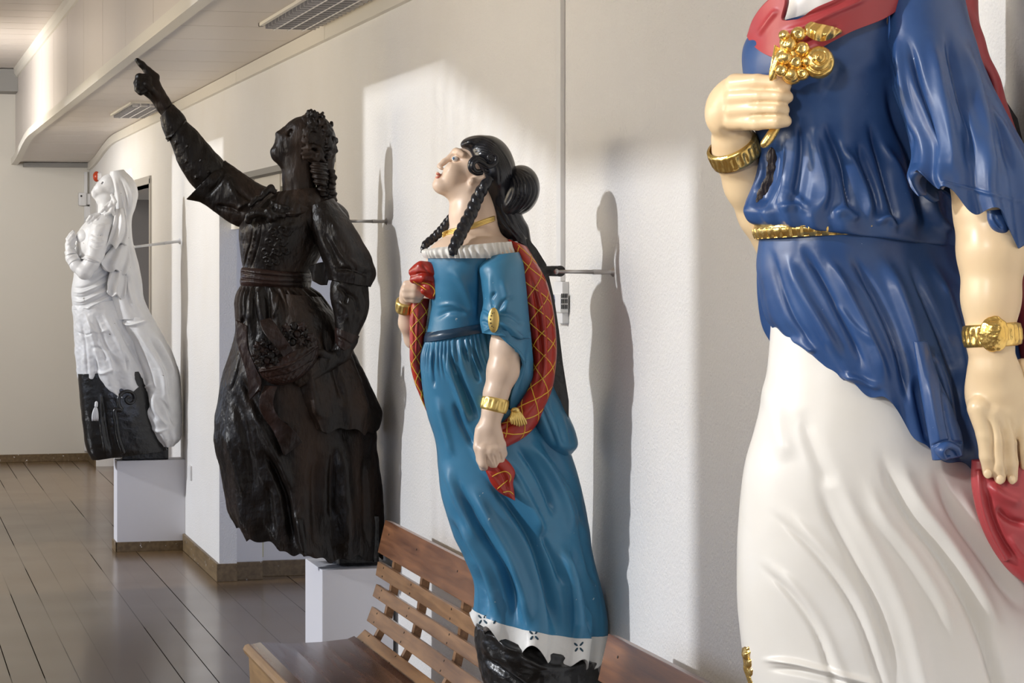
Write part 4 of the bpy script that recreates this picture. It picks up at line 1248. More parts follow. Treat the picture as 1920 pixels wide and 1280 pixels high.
sd.chain([(522, 265, -8, 2.4), (519.5, 264, 0, 4), (522, 265, 8, 2.4)], 1.5); sd.chain([(520, 273, -7, 2.4), (516.5, 272.5, 0, 3.8), (520, 273, 7, 2.4)], 1.5)
sd.chain([(560, 300, 0, 27), (560, 330, 0, 29), (562, 370, 0, 33)], 10)
sd.ell(575, 410, 0, 80, 45, 70, k=14)
# raised arm: pointing hand
sd.chain([(322, 222, -60, 14), (306, 196, -60, 14), (296, 180, -60, 16)], 6)
sd.ell(282, 162, -58, 20, 25, 15, ang=-35, k=6)
sd.chain([(290, 145, -58, 9.5), (277, 133, -56, 7.5), (266, 121, -55, 6.4), (257.5, 113, -55, 5)], 3)
hand_fingers(sd, [[(276, 146, -46, 8), (261, 145, -42, 7.5), (260, 153, -38, 6.5), (269, 156, -38, 5.5)], [(276, 154, -44, 8), (258, 156, -42, 7.5), (260, 163, -37, 6.5), (270, 163, -38, 5.5)],
                  [(278, 163, -44, 8), (259, 167, -42, 7), (264, 173, -37, 6), (272, 170, -38, 5)], [(292, 176, -48, 8), (282, 166, -38, 7), (275, 157, -34, 6)]], 2.5)
sd.chain([(322, 222, -60, 13), (400, 320, -60, 14), (480, 385, -44, 18), (540, 402, -10, 26)], 6)
sd.chain([(590, 405, 40, 26), (650, 495, 76, 20), (652, 600, 86, 20)], 8)
# lower arm and the hand under the basket
sd.chain([(652, 600, 86, 24), (650, 635, 90, 20), (640, 662, 92, 17), (622, 676, 94, 15)], 7)
sd.ell(607, 684, 100, 26, 17, 14, ang=-25, k=7)
hand_fingers(sd, [[(600, 676, 106, 9), (578, 690, 112, 8), (558, 702, 112, 6.5)], [(602, 686, 106, 9), (580, 700, 112, 8), (555, 714, 110, 6.5)],
                  [(604, 694, 104, 8.5), (584, 708, 108, 7.5), (562, 720, 106, 6)], [(610, 700, 98, 8), (592, 712, 100, 7), (575, 721, 98, 5.5)], [(620, 668, 104, 8), (604, 662, 112, 7), (592, 660, 114, 6)]], 3)
G.obj('body', sd.mesh(), M['tar'], dk, reg='db', noise=[(14, 0.5, 5)], smooth_it=1,
      strokes=[([(531, 262), (533, 275), (537, 285)], 3, -1.4), ([(548, 330), (550, 350), (552, 372)], 3, -1.5)])
# hair: curls and flowers
sd = G.sdf(1.9)
sd.ell(596, 262, 0, 34, 48, 36, ang=-12, k=10); sd.ell(578, 238, 0, 24, 24, 30, k=8)
sd.chain([(606, 300, 0, 22), (608, 330, 4, 16), (612, 362, 6, 16), (614, 385, 6, 18)], 8)
rg = np.random.default_rng(5)
for k in range(95):
    a = rg.uniform(0, 2 * PI); rr = rg.uniform(0.25, 1.0) ** .5
    x = 595 + 35 * rr * math.cos(a); y = 262 + 49 * rr * math.sin(a)
    d = 36 * math.sqrt(max(0, 1 - rr * rr * .96)) + 5
    if x < 572 and y > 250: continue
    r_ = rg.uniform(2.8, 5.2); b = rg.uniform(0, PI)
    sd.chain([(x - 5 * math.cos(b), y - 5 * math.sin(b), d, r_ * .8), (x, y, d + 2.5, r_), (x + 5 * math.cos(b + .6), y + 5 * math.sin(b + .6), d, r_ * .8)], 1.2)
for x, y in ((604, 228), (612, 245), (598, 243), (618, 262), (607, 252), (620, 280), (582, 212), (588, 213)):
    d = 30 if 585 < x < 615 else 16
    for j in range(5): sd.ell(x + 5 * math.cos(j * 1.257), y + 5 * math.sin(j * 1.257), d + 4, 3.6, 3.6, 3, k=1)
    sd.ell(x, y, d + 7, 2.6, 2.6, 2.6, k=.6)
sd.ell(582, 214, 6, 10, 6, 10, k=3)
for pth in ([(572, 278), (585, 272), (600, 278), (606, 290)], [(568, 288), (582, 284), (598, 290), (608, 302)], [(570, 296), (584, 294), (596, 302)]):
    sd.chain([(x, y, 34, 4.2) for x, y in pth], 1.5)
hr = G.obj('hair', sd.mesh(), M['tar'], dk, noise=[(22, 0.7, 6)], smooth_it=1)
G.obj('ringlet', G.loft([(583, 304, 613, 306, 28, 15), (582, 318, 614, 320, 30, 17), (587, 334, 615, 334, 32, 16), (589, 346, 612, 350, 32, 14)], 60, 60, cap1=False, hollow=2.5,
                        wave=lambda t, v: 1.6 * np.sin(14 * v * 2 + t * 1.0)), M['tar'], dk)
G.obj('ringlet', G.tube([(618, 318, 14, 8), (622, 332, 16, 9), (619, 352, 16, 9), (622, 372, 14, 10), (620, 384, 12, 8)], 80, 18, twist=lambda t, v: 1 + .16 * np.sin(t + v * 40)), M['tar'], dk)
G.obj('ringlet', G.tube([(606, 320, 20, 8), (606, 340, 24, 9), (604, 358, 26, 9), (608, 375, 24, 8)], 80, 18, twist=lambda t, v: 1 + .16 * np.sin(t + v * 40)), M['tar'], dk)
# collar
col = [(512, 362, 600, 350, 0, 48), (490, 378, 616, 372, 0, 64), (472, 396, 626, 392, 0, 76), (462, 406, 622, 408, 0, 78)]
G.obj('collar', G.loft(col, 300, 50, wave=lambda t, v: (2 + 5 * v) * np.sin(15 * t + 2 * np.sin(3 * t)) * .6, hollow=2), M['tar'], dk, noise=NZ,
      strokes=[([(500, 372), (520, 384), (545, 392)], 3, 4), ([(560, 372), (578, 384), (600, 396)], 3, -4), ([(480, 396), (520, 402), (580, 396)], 3, 4), ([(520, 360), (515, 380), (510, 400)], 2.5, -3)])
sd = G.sdf(1.8, 8)
for a_ in ([(469, 404, 66, 9), (484, 398, 72, 8)], [(488, 398, 74, 8), (504, 402, 78, 7), (512, 410, 78, 6)], [(504, 396, 80, 8), (510, 406, 80, 9), (506, 412, 78, 6)], [(516, 402, 78, 7), (532, 404, 78, 5)], [(470, 402, 62, 6), (466, 412, 60, 8)]):
    sd.chain([(x, y, d, r) for x, y, d, r in a_], 2)
sd.chain([(488, 372, 46, 5), (496, 362, 44, 6), (508, 352, 40, 6), (514, 360, 40, 5)], 3); sd.chain([(470, 384, 50, 5), (482, 372, 48, 6)], 3)
G.obj('collar_bow', sd.mesh(), M['tar'], dk, noise=[(20, 0.8, 9)])
# torso
tor = [(468, 398, 622, 390, 0, 74), (449, 425, 618, 424, 0, 80), (450, 460, 612, 462, 0, 74), (453, 488, 594, 494, 0, 64), (455, 502, 582, 514, 0, 60), (454, 534, 581, 538, 0, 60)]
st = [([(474, 420), (470, 450), (462, 480), (458, 505)], 1.4, -3), ([(492, 415), (486, 450), (476, 485), (470, 505)], 1.4, -3),
      ([(500, 412), (540, 425), (580, 415)], 7, 3)]
for k, (x, y) in enumerate(((485, 421), (479.5, 435), (476, 447), (473, 459.5), (470, 471.5), (467, 484))):
    st.append(([(x - .6, y), (x + .6, y)], 3.2, 3.4, 'r', 'full'))
for x0, y0, s_ in ((497, 470, 1), (505, 452, 1), (512, 434, 1), (500, 488, 1), (530, 430, 1.2), (517, 470, .9), (525, 452, .9), (514, 488, .8), (533, 470, .7)):
    a_ = np.linspace(0, 5.2, 9)
    st.append(([(x0 + s_ * (7 - a * .9) * math.cos(a + x0), y0 + s_ * (7 - a * .9) * math.sin(a + x0)) for a in a_], 1.2, 2.6, 'r', 'full'))
    st.append(([(x0, y0 + 7 * s_), (x0 + 8 * s_, y0 + 10 * s_), (x0 + 15 * s_, y0 + 2 * s_)], 1.2, 2.2, 'r', 'full'))
G.obj('bodice', G.loft(tor, 340, 220), M['tar'], dk, strokes=st, noise=NZ, reg='dtor')
belt = [(453, 501, 583, 512, 0, 64), (451, 505, 585, 516, 0, 68), (451, 518, 585, 526, 0, 68), (450, 529, 584, 534, 0, 68), (452, 535, 583, 539, 0, 64)]
G.obj('belt', G.loft(belt, 240, 60, cap0=False, cap1=False), M['tar_brown'], dk, noise=NZ, strokes=[([(452, 510), (510, 518), (584, 520)], 1.8, -2.2, 'r', 'full'), ([(452, 522), (510, 528), (584, 528)], 1.8, -2.2, 'r', 'full')])
# raised sleeve: wide upper sleeve with flared mouth, inner sleeve and cuff
us = [(478, 424, 520, 356, -35, 36), (452, 426, 492, 348, -42, 36), (424, 413, 458, 328, -50, 36), (400, 396, 440, 315, -56, 34), (374, 380, 428, 308, -60, 34), (350, 374, 420, 303, -62, 32)]
G.obj('flared_sleeve', G.loft(us, 200, 120, cap1=False, hollow=4, wave=lambda t, v: 2.5 * v * np.sin(5 * t + 1)), M['tar'], dk, noise=NZ,
      strokes=[([(420, 322), (440, 365), (455, 400)], 7, 4), ([(400, 385), (430, 390), (460, 400)], 4, -5), ([(385, 372), (405, 350), (425, 318)], 4, -4), ([(430, 345), (465, 372), (490, 395)], 5, -4), ([(440, 400), (455, 385), (480, 378)], 4, 4)])
ls = [(388, 372, 432, 318, -60, 24), (365, 351, 420, 303, -60, 27), (339, 316, 388, 268, -60, 26), (324, 280, 362, 238, -60, 23), (317, 262, 347, 226, -60, 21)]
st = []
for x, y in ((331, 267), (352, 274), (350, 302), (377, 300), (368, 332), (392, 322)):
    for a in (0.3, 1.35, 2.4): st.append(([(x - 4 * math.cos(a), y - 4 * math.sin(a)), (x, y), (x + 4 * math.cos(a), y + 4 * math.sin(a))], 1.0, 1.3, 'r', 'full'))
G.obj('sleeve', G.loft(ls, 160, 150), M['tar'], dk, noise=NZ, strokes=st)
cf = [(314, 266, 350, 228, -60, 24), (310, 256, 345, 218, -60, 24), (303, 236, 333, 205, -60, 22), (300, 222, 324, 196, -60, 20)]
G.obj('cuff', G.loft(cf, 120, 50, cap0=False, cap1=False, hollow=3), M['tar'], dk, noise=NZ, strokes=[([(311, 260), (330, 250), (347, 224)], 1.6, 2, 'r', 'full')])
# near sleeve
ns = [(575, 388, 626, 372, 30, 46), (578, 412, 652, 406, 44, 50), (590, 450, 680, 452, 58, 50), (604, 485, 698, 488, 70, 46), (613, 508, 704, 514, 76, 44), (617, 524, 694, 538, 78, 40)]
G.obj('flared_sleeve', G.loft(ns, 200, 130, cap1=False, hollow=3, wave=lambda t, v: 2.2 * v * np.sin(6 * t)), M['tar'], dk, noise=NZ,
      strokes=[([(620, 400), (640, 440), (665, 490)], 12, 5), ([(600, 430), (625, 470), (640, 505)], 6, -5), ([(620, 505), (655, 505), (700, 520)], 4, -5), ([(650, 480), (675, 500), (700, 508)], 4, 4), ([(618, 440), (645, 485), (668, 515)], 4, 4)])
nf = [(624, 520, 690, 530, 82, 30), (619, 545, 692, 550, 84, 31), (624, 580, 692, 584, 86, 30), (628, 606, 680, 612, 88, 26), (630, 622, 670, 632, 90, 22)]
G.obj('sleeve', G.loft(nf, 150, 100), M['tar'], dk, noise=NZ, strokes=[([(630, 535), (650, 550), (645, 575)], 3.5, -5), ([(640, 545), (665, 560), (672, 590)], 4, -4), ([(632, 560), (650, 580), (655, 605)], 4, 4), ([(680, 545), (682, 580), (670, 610)], 4, 3)])
cf = [(628, 613, 674, 630, 90, 25), (627, 624, 670, 640, 90, 25), (628, 638, 660, 655, 91, 22), (630, 645, 652, 661, 92, 20)]
G.obj('cuff', G.loft(cf, 110, 50, cap0=False, cap1=False, hollow=2), M['tar_brown'], dk, noise=NZ, strokes=[([(632, 630), (650, 640), (662, 648)], 1.6, -2)])
# jacket lappet between torso and arm
G.obj('jacket_tail', G.sheet([[(578, 500, 64), (600, 492, 70), (614, 490, 72)], [(583, 512, 66), (603, 508, 70), (617, 512, 72)], [(586, 526, 66), (603, 534, 68), (613, 534, 70)]], 30, 30, 8), M['tar'], dk, noise=NZ)
# skirt
sk_ = [(454, 533, 581, 538, 0, 62), (444, 560, 606, 562, 0, 74), (443, 612, 634, 606, 0, 86), (435, 650, 656, 652, 0, 94), (421, 699, 674, 698, 0, 100), (412, 752, 692, 750, 0, 104), (405, 794, 702, 796, 0, 106),
       (405, 836, 707, 840, 0, 108), (414, 880, 713, 886, 0, 108), (422, 925, 716, 935, 0, 108), (430, 960, 716, 985, 0, 108), (446, 982, 714, 1030, 0, 108), (452, 990, 713, 1044, 0, 107)]
hw = lambda t, v: np.clip((v - .55) / .45, 0, 1) ** 1.6 * (9 * np.cos(7 * t - 5.0) + 4 * np.sin(13 * t + 1)) + 5 * np.clip(1 - v / .25, 0, 1) * np.clip(v / .03, 0, 1) * np.sin(26 * t + 2 * np.sin(5 * t))
hz = lambda t, v: np.clip((v - .85) / .15, 0, 1) * (5 * np.sin(9 * t) + 3 * np.sin(23 * t + 1) - 20 * np.clip(np.sin(t), 0, 1) * np.clip(1 - np.cos(t), 0, 1) * .8)
st = [([(489, 835), (515, 880), (534, 926), (542, 975), (552, 1030)], 7, -15), ([(470, 760), (505, 830), (530, 880), (548, 930)], 9, 9),
      ([(556, 955), (562, 985), (572, 1030), (578, 1048)], 8, 15), ([(600, 830), (592, 900), (594, 970), (600, 1040)], 12, -13),
      ([(640, 810), (642, 880), (648, 960), (652, 1045)], 14, 17), ([(625, 830), (622, 900), (622, 980)], 6, -8), ([(690, 830), (688, 900), (690, 960), (690, 1030)], 8, -11),
      ([(430, 720), (455, 790), (470, 870), (480, 940)], 9, -7), ([(445, 700), (480, 760), (500, 800)], 7, -6), ([(420, 800), (440, 870), (460, 940)], 6, 6), ([(500, 900), (505, 950), (510, 1000)], 7, -8),
      ([(470, 545), (468, 600), (455, 650)], 5, 5), ([(500, 545), (505, 590), (500, 640)], 4, -6), ([(520, 545), (518, 575), (512, 600)], 2, 5), ([(545, 545), (575, 575), (600, 620)], 7, -6),
      ([(560, 548), (595, 590), (622, 650)], 7, 6), ([(460, 590), (450, 625), (458, 640)], 4, -5), ([(452, 640), (445, 700), (430, 740)], 3, -4),
      ([(690, 700), (700, 780), (706, 850)], 5, 4)]
G.obj('skirt', G.loft(sk_, 420, 420, wave=hw, zwave=hz, cap1=False, hollow=4), M['tar'], dk, strokes=st, noise=[(3, 2.6, 41), (7, 1.0, 42), (30, 0.4, 43)], reg='dsk')
ov = [(508, 548, 604, 556, 2, 74), (500, 600, 640, 604, 2, 92), (506, 650, 662, 654, 2, 103), (516, 700, 682, 700, 2, 110), (530, 742, 700, 740, 2, 116), (545, 772, 714, 776, 2, 119), (562, 792, 706, 806, 2, 118)]
ovw = lambda t, v: v ** 1.5 * 6 * np.sin(7 * t + .6)
ovz = lambda t, v: np.clip((v - .8) / .2, 0, 1) * (5 * np.sin(5 * t + 1.2) + 2.5 * np.sin(13 * t))
G.obj('overskirt', G.loft(ov, 300, 240, wave=ovw, zwave=ovz, cap0=False, cap1=False, hollow=2.5), M['tar'], dk, noise=[(5, 2.0, 51), (14, 1.0, 52)],
      strokes=[([(600, 600), (625, 680), (650, 770)], 8, -10), ([(570, 640), (585, 720), (600, 795)], 8, 8), ([(640, 640), (665, 710), (690, 790)], 8, 9), ([(655, 650), (685, 730), (705, 780)], 5, -7), ([(540, 720), (560, 760), (575, 785)], 5, -6)])
# ribbons
G.obj('ribbon', G.sheet([[(443, 600, 86), (462, 610, 98)], [(444, 640, 92), (464, 650, 104)], [(456, 680, 104), (480, 690, 114)], [(464, 715, 112), (490, 716, 118)], [(468, 751, 112), (484, 730, 120)]], 30, 90, 6), M['tar_brown'], dk, noise=NZ)
G.obj('ribbon', G.sheet([[(497, 722, 112), (520, 724, 118)], [(486, 752, 116), (512, 756, 124)], [(494, 782, 118), (520, 780, 126)], [(512, 808, 116), (540, 796, 124)], [(522, 830, 114), (556, 812, 122)], [(534, 854, 112), (567, 828, 118)]], 34, 100, 6,
                        wave=lambda u, v: 4 * np.sin(v * 9 + u * 2)), M['tar_brown'], dk, noise=NZ)
# basket: held, but carved from the same block
def basket():
    rows = [(486, 690, 596, 636, 118, 26), (487, 695, 597, 645, 118, 30), (490, 704, 597, 662, 116, 32), (500, 714, 590, 682, 114, 30), (515, 721, 575, 700, 112, 24), (530, 722, 560, 712, 110, 12)]
    b = G.obj('basket', G.loft(rows, 200, 90, wave=lambda t, v: 0.7 * np.sin(26 * t) * np.sin(v * 30)), M['tar_brown'], dk, reg='dba',
              strokes=[([(486, 696), (540, 684), (596, 648)], 2.2, 3.5, 'r', 'full'), ([(495, 710), (545, 700), (594, 672)], 1.8, -2.5)])
    hd = G.sheet([[(487, 601, 130), (507, 595, 132)], [(494, 622, 152), (519, 610, 156)], [(508, 640, 164), (532, 630, 168)], [(522, 656, 166), (543, 646, 170)], [(532, 670, 156), (550, 657, 158)]], 24, 60, 6)
    G.obj('basket_handle', hd, M['tar_brown'], b, noise=[(15, .7, 3)])
    rg = np.random.default_rng(11)
    spots = [(484, 648), (497, 642), (509, 650), (480, 664), (494, 658), (508, 666), (520, 658), (486, 678), (500, 676), (515, 676),
             (536, 615), (551, 611), (566, 612), (542, 628), (557, 626), (572, 624), (583, 632), (548, 641), (563, 640), (577, 644)]
    for k, (x, y) in enumerate(spots):
        sd = G.sdf(1.7, 6); d = 138 + rg.uniform(-4, 4)
        if k % 3 != 2:
            n = 5; ph = rg.uniform(0, 6)
            for j in range(n): sd.ell(x + 5.5 * math.cos(ph + j * 1.257), y + 5.5 * math.sin(ph + j * 1.257), d + 3, 4.6, 3.4, 3.4, ang=math.degrees(ph + j * 1.257), k=1)
            sd.ell(x, y, d + 5, 3, 3, 3, k=.8); sd.ell(x, y, d - 6, 7, 7, 8, k=3)
        else: sd.ell(x, y, d, 8, 8, 8, k=1); sd.ell(x, y, d + 8, 3, 3, 2, k=1, sub=True)
        G.obj('carved_flower', sd.mesh(), M['tar'] if k % 2 else M['tar_brown'], b)
basket()
# support block down to the plinth, strut
zt = G.p(640, 1030)[2]
MB().box((1.52, 8.12, 0.612), (1.66, 8.30, zt + .12), 0.01).build('back_timber', M['black_base'], dk)
sa = G.p(650, 414, -10)
strut('wall_strut', (sa[0], sa[1], P(725, 415, 8.245).z), (W - .0005, 8.245, P(725, 415, 8.245).z), 0.0058, 'steel strut behind the shoulder of the dark pointing figurehead', (M['steel'], M['steel']))
# ================================================================ THE WHITE FIGUREHEAD
M['white_paint'] = mat('chipped_white_paint', (0.76, 0.765, 0.77), 0.42, col2=(0.70, 0.70, 0.70), vscale=10, bump=0.35, bscale=24, bdist=0.004,
                       chips=(0.20, 0.18, 0.15), chip_amt=0.285, chip_scale=30)
H = Fig(13.90, 230)
wt_ = empty('figurehead', (1.45, 13.90, 0.6), 'white painted figurehead of a veiled woman with hand on her breast, farthest away', 'figurehead')
WZ = [(7, 0.5, 61)]
sd = H.sdf(1.0, 8)
sd.ell(208, 346, 0, 20, 20, 18, k=5)
sd.chain([(203, 345, 0, 16), (190, 356, 0, 12), (181, 362, 0, 8)], 5)
sd.chain([(186, 351, 0, 8), (180, 358, 0, 6.5)], 3); sd.ell(176, 361.5, 0, 5.5, 5.5, 6, k=3)
sd.chain([(180, 367, 0, 6), (190, 374, 0, 9), (202, 376, 0, 12)], 5)
sd.chain([(198, 335, 0, 5), (190, 339, 0, 3), (185, 344, 0, 3)], 2.4)
sd.chain([(179, 351.5, -4, 1.3), (177.5, 351.5, 0, 1.9), (179, 351.5, 4, 1.3)], 1.2); sd.chain([(177, 355.5, -4, 1.3), (175.5, 355.5, 0, 1.9), (177, 355.5, 4, 1.3)], 1.2)
for q in (-1, 1): sd.ell(194, 343, 9 * q, 4.5, 2.8, 3, ang=-45, k=2, sub=True); sd.ell(194.5, 344, 7.5 * q, 2.4, 1.8, 2.6, k=.8)
sd.chain([(200, 375, 0, 16), (203, 395, 0, 18), (205, 410, 0, 24)], 6)
sd.ell(190, 440, 0, 46, 32, 40, ang=-20, k=10); sd.ell(162, 445, 18, 19, 18, 20, k=7); sd.ell(162, 445, -18, 19, 18, 20, k=7)
sd.chain([(190, 432, 38, 15), (182, 460, 46, 14.5), (172, 492, 50, 14), (160, 509, 48, 14)], 5)
sd.chain([(158, 510, 48, 13.5), (143, 498, 40, 11), (133, 483, 32, 9), (131, 468, 26, 8)], 5)
sd.ell(130, 458, 24, 8, 12, 7, ang=10, k=3)
hand_fingers(sd, [[(128, 452, 28, 3.6), (135, 442, 26, 3.2), (139, 436, 22, 2.6)], [(129, 457, 30, 3.6), (136, 448, 28, 3.2), (141, 441, 24, 2.6)], [(131, 461, 30, 3.4), (138, 454, 28, 3), (142, 447, 24, 2.4)],
                  [(126, 448, 24, 3.6), (132, 439, 22, 3), (137, 433, 20, 2.4)], [(134, 466, 28, 3.4), (140, 460, 28, 2.8)]], 1.2)
H.obj('body', sd.mesh(), M['white_paint'], wt_, smooth_it=1, noise=WZ)
# hair locks and shawl collar on the shoulder
sd = H.sdf(1.0, 8)
rg = np.random.default_rng(3)
for pth in ([(212, 372), (208, 384), (200, 392), (203, 400)], [(206, 380), (196, 390), (190, 396)], [(214, 380), (210, 392), (214, 402)], [(202, 388), (208, 396), (198, 402)], [(210, 366), (216, 378), (212, 388)],
            [(186, 402), (176, 408), (168, 416), (160, 428), (156, 445), (152, 465), (150, 478)], [(192, 404), (182, 412), (172, 422), (164, 436), (160, 456), (156, 472)], [(180, 402), (170, 406), (164, 414)],
            [(170, 412), (174, 420), (182, 418), (180, 410), (174, 410)], [(188, 408), (194, 414), (200, 410), (196, 404)]):
    sd.chain([(x, y, 30 + (x - 190) * .15 + 6 * math.sin(i * 1.3), 3.4) for i, (x, y) in enumerate(pth)], 1.5)
H.obj('hair_locks', sd.mesh(), M['white_paint'], wt_)
# torso and sleeve
tor = [(172, 405, 222, 400, 0, 34), (150, 428, 232, 425, 0, 46), (141, 455, 228, 455, 0, 46), (140, 485, 222, 485, 0, 42), (138, 515, 218, 512, 0, 40), (134, 545, 218, 538, 0, 40), (136, 580, 222, 570, 0, 42)]
st = []
for k in range(6): st.append(([(134, 538 + 8 * k), (150, 540 + 8.5 * k), (175, 532 + 8 * k), (210, 512 + 8 * k)], 1.8, 3.2 if k % 2 else -3.2))
st += [([(165, 440), (170, 465), (160, 490)], 4, 3), ([(160, 525), (180, 518), (205, 500)], 3, -3)]
H.obj('bodice', H.loft(tor, 200, 170), M['white_paint'], wt_, strokes=st, noise=WZ)
sl = [(172, 420, 212, 420, 34, 20), (166, 440, 206, 442, 40, 21), (162, 462, 200, 466, 46, 20), (156, 482, 190, 492, 50, 18), (152, 484, 187, 496, 50, 17)]
H.obj('sleeve', H.loft(sl, 100, 80, cap1=False, hollow=2), M['white_paint'], wt_, strokes=[([(168, 436), (180, 442), (196, 440)], 1.6, -2), ([(166, 448), (180, 454), (198, 452)], 1.6, 2), ([(164, 458), (178, 464), (196, 462)], 1.6, -2), ([(158, 480), (172, 484), (188, 492)], 2, 3)], noise=[(14, .7, 3)])
ringband('cuff', H, (141, 493, 38), (134, 482, 33), 10.5, 0, 2, M['white_paint'], wt_)
ringband('cuff', H, (134, 480, 32), (131, 470, 27), 9, 0, 1.8, M['white_paint'], wt_)
# dress skirt
ds = [(136, 574, 225, 560, 0, 42), (138, 605, 245, 600, 0, 48), (140, 645, 268, 640, 0, 52), (143, 680, 280, 680, 0, 54), (150, 716, 285, 712, 0, 54), (160, 742, 288, 722, 0, 52), (172, 754, 290, 728, 0, 50)]
st = [([(150, 590), (160, 650), (165, 720)], 3, -3), ([(160, 585), (176, 640), (190, 700)], 4, 4), ([(175, 585), (195, 640), (225, 695)], 4, -5), ([(190, 580), (215, 630), (250, 690)], 4, 5), ([(205, 575), (232, 625), (265, 690)], 4, -5),
      ([(165, 600), (180, 622), (205, 618)], 2, 3), ([(168, 650), (190, 655), (200, 680)], 3, -4), ([(172, 690), (190, 700), (215, 690)], 3, 3), ([(155, 660), (158, 700), (166, 740)], 3, 3), ([(180, 660), (182, 700), (180, 740)], 3, -4),
      ([(142, 620), (160, 628), (180, 622)], 1.6, -2), ([(200, 650), (208, 680), (212, 705)], 3, 4), ([(225, 640), (236, 670), (240, 700)], 3, -4)]
H.obj('skirt', H.loft(ds, 260, 220, wave=lambda t, v: np.clip(v - .3, 0, 1) * 7 * np.sin(11 * t + 1), zwave=lambda t, v: np.clip((v - .75) / .25, 0, 1) * (9 * np.sin(7 * t + .5) + 6 * np.clip(1 - np.abs(t - 1.5) / .8, 0, 1)), cap1=False, hollow=3),
      M['white_paint'], wt_, strokes=st, noise=[(9, 1.2, 63)])
# veil from the head flowing down the back
v1 = [(206, 322, 232, 318, 0, 16), (204, 340, 251, 338, 0, 22), (212, 362, 259, 362, 0, 25), (214, 385, 255, 383, 0, 26), (212, 405, 248, 405, 0, 27), (216, 435, 247, 435, 0, 32), (212, 460, 250, 460, 0, 36),
      (205, 485, 257, 485, 0, 39), (205, 517, 264, 517, 0, 41), (205, 565, 272, 565, 0, 44), (212, 598, 287, 597, 0, 48)]
st = [([(214, 330), (222, 370), (224, 420)], 3, 3.5), ([(222, 326), (236, 370), (238, 430)], 3, -4), ([(230, 330), (246, 360), (244, 400)], 3, 3.5), ([(226, 420), (232, 480), (240, 540), (256, 590)], 4, 5), ([(240, 430), (246, 490), (258, 550), (272, 590)], 4, -5),
      ([(215, 430), (210, 470), (222, 500)], 4, -5), ([(218, 500), (236, 520), (232, 550)], 4, -5), ([(208, 450), (218, 455), (232, 440)], 3, 4)]
H.obj('veil', H.loft(v1, 180, 260, e=2.2, wave=lambda t, v: 1.6 * np.sin(9 * t + 5 * v) * v), M['white_paint'], wt_, strokes=st, noise=WZ)
# curling edge folds of the veil beside the arm
corr = lambda u, v: 4.5 * np.sin(u * 13 + 2 * v) * (0.35 + 0.65 * v)
for rows_ in ([[(215, 392, 32), (221, 391, 34), (227, 390, 34), (233, 390, 30)], [(212, 416, 42), (221, 415, 45), (230, 414, 45), (238, 415, 36)], [(205, 442, 48), (217, 440, 51), (229, 438, 50), (240, 440, 40)], [(197, 468, 50), (208, 457, 54), (217, 467, 54), (227, 455, 52), (239, 461, 42)]],
              [[(208, 464, 38), (220, 460, 44), (232, 458, 44), (242, 464, 36)], [(196, 480, 44), (213, 478, 49), (229, 478, 48), (244, 482, 38)], [(189, 493, 46), (208, 500, 50), (226, 502, 50), (243, 500, 40)], [(195, 501, 46), (207, 511, 50), (219, 505, 50), (230, 515, 48), (241, 508, 40)]],
              [[(206, 508, 40), (216, 508, 45), (226, 508, 45), (236, 510, 38)], [(201, 530, 44), (213, 530, 48), (226, 530, 48), (238, 532, 40)], [(202, 547, 44), (210, 556, 47), (219, 551, 48), (227, 561, 46), (237, 553, 40)]]):
    H.obj('veil_fold', H.sheet(rows_, 60, 60, 4, wave=corr), M['white_paint'], wt_, smooth_it=1)
v2 = [(222, 592, 288, 596, 0, 48), (228, 612, 298, 615, 2, 52), (240, 640, 315, 645, 2, 55), (252, 670, 329, 676, 2, 56), (262, 700, 337, 702, 2, 56), (267, 730, 340, 735, 2, 54), (259, 772, 341, 770, 2, 52), (270, 796, 341, 800, 2, 50), (288, 820, 338, 822, 2, 46), (304, 836, 326, 836, 2, 30)]
st = [([(225, 596), (240, 608), (262, 606), (280, 600)], 2.6, 6), ([(235, 612), (258, 650), (280, 700), (290, 740)], 4, -6), ([(250, 615), (280, 655), (305, 700), (312, 750)], 4, 6), ([(270, 618), (298, 660), (318, 705), (322, 760)], 4, -6),
      ([(285, 620), (312, 665), (330, 710)], 3, 4), ([(270, 730), (276, 760), (296, 790)], 4, -6), ([(285, 740), (295, 780), (318, 800)], 4, 5), ([(300, 745), (320, 775), (330, 800)], 4, -5), ([(266, 715), (275, 725), (286, 716)], 3, 5), ([(282, 800), (300, 808), (318, 800)], 3, 4)]
H.obj('robe_train', H.loft(v2, 240, 260, wave=lambda t, v: 2.5 * v * np.sin(8 * t + 7 * v) * np.clip(1.2 - np.cos(t), 0, 1)), M['white_paint'], wt_, strokes=st, noise=[(8, 1.0, 66)])
H.obj('tassel', merge(H.tube([(181, 752, 50, 3), (180, 764, 50, 3.4)], 10, 10), *[H.tube([(178 + k, 763, 50, 1.6), (174 + 3 * k, 777, 50, 1.8), (173 + 3.4 * k, 789, 50, 1.4)], 12, 7) for k in range(4)]), M['white_paint'], wt_)
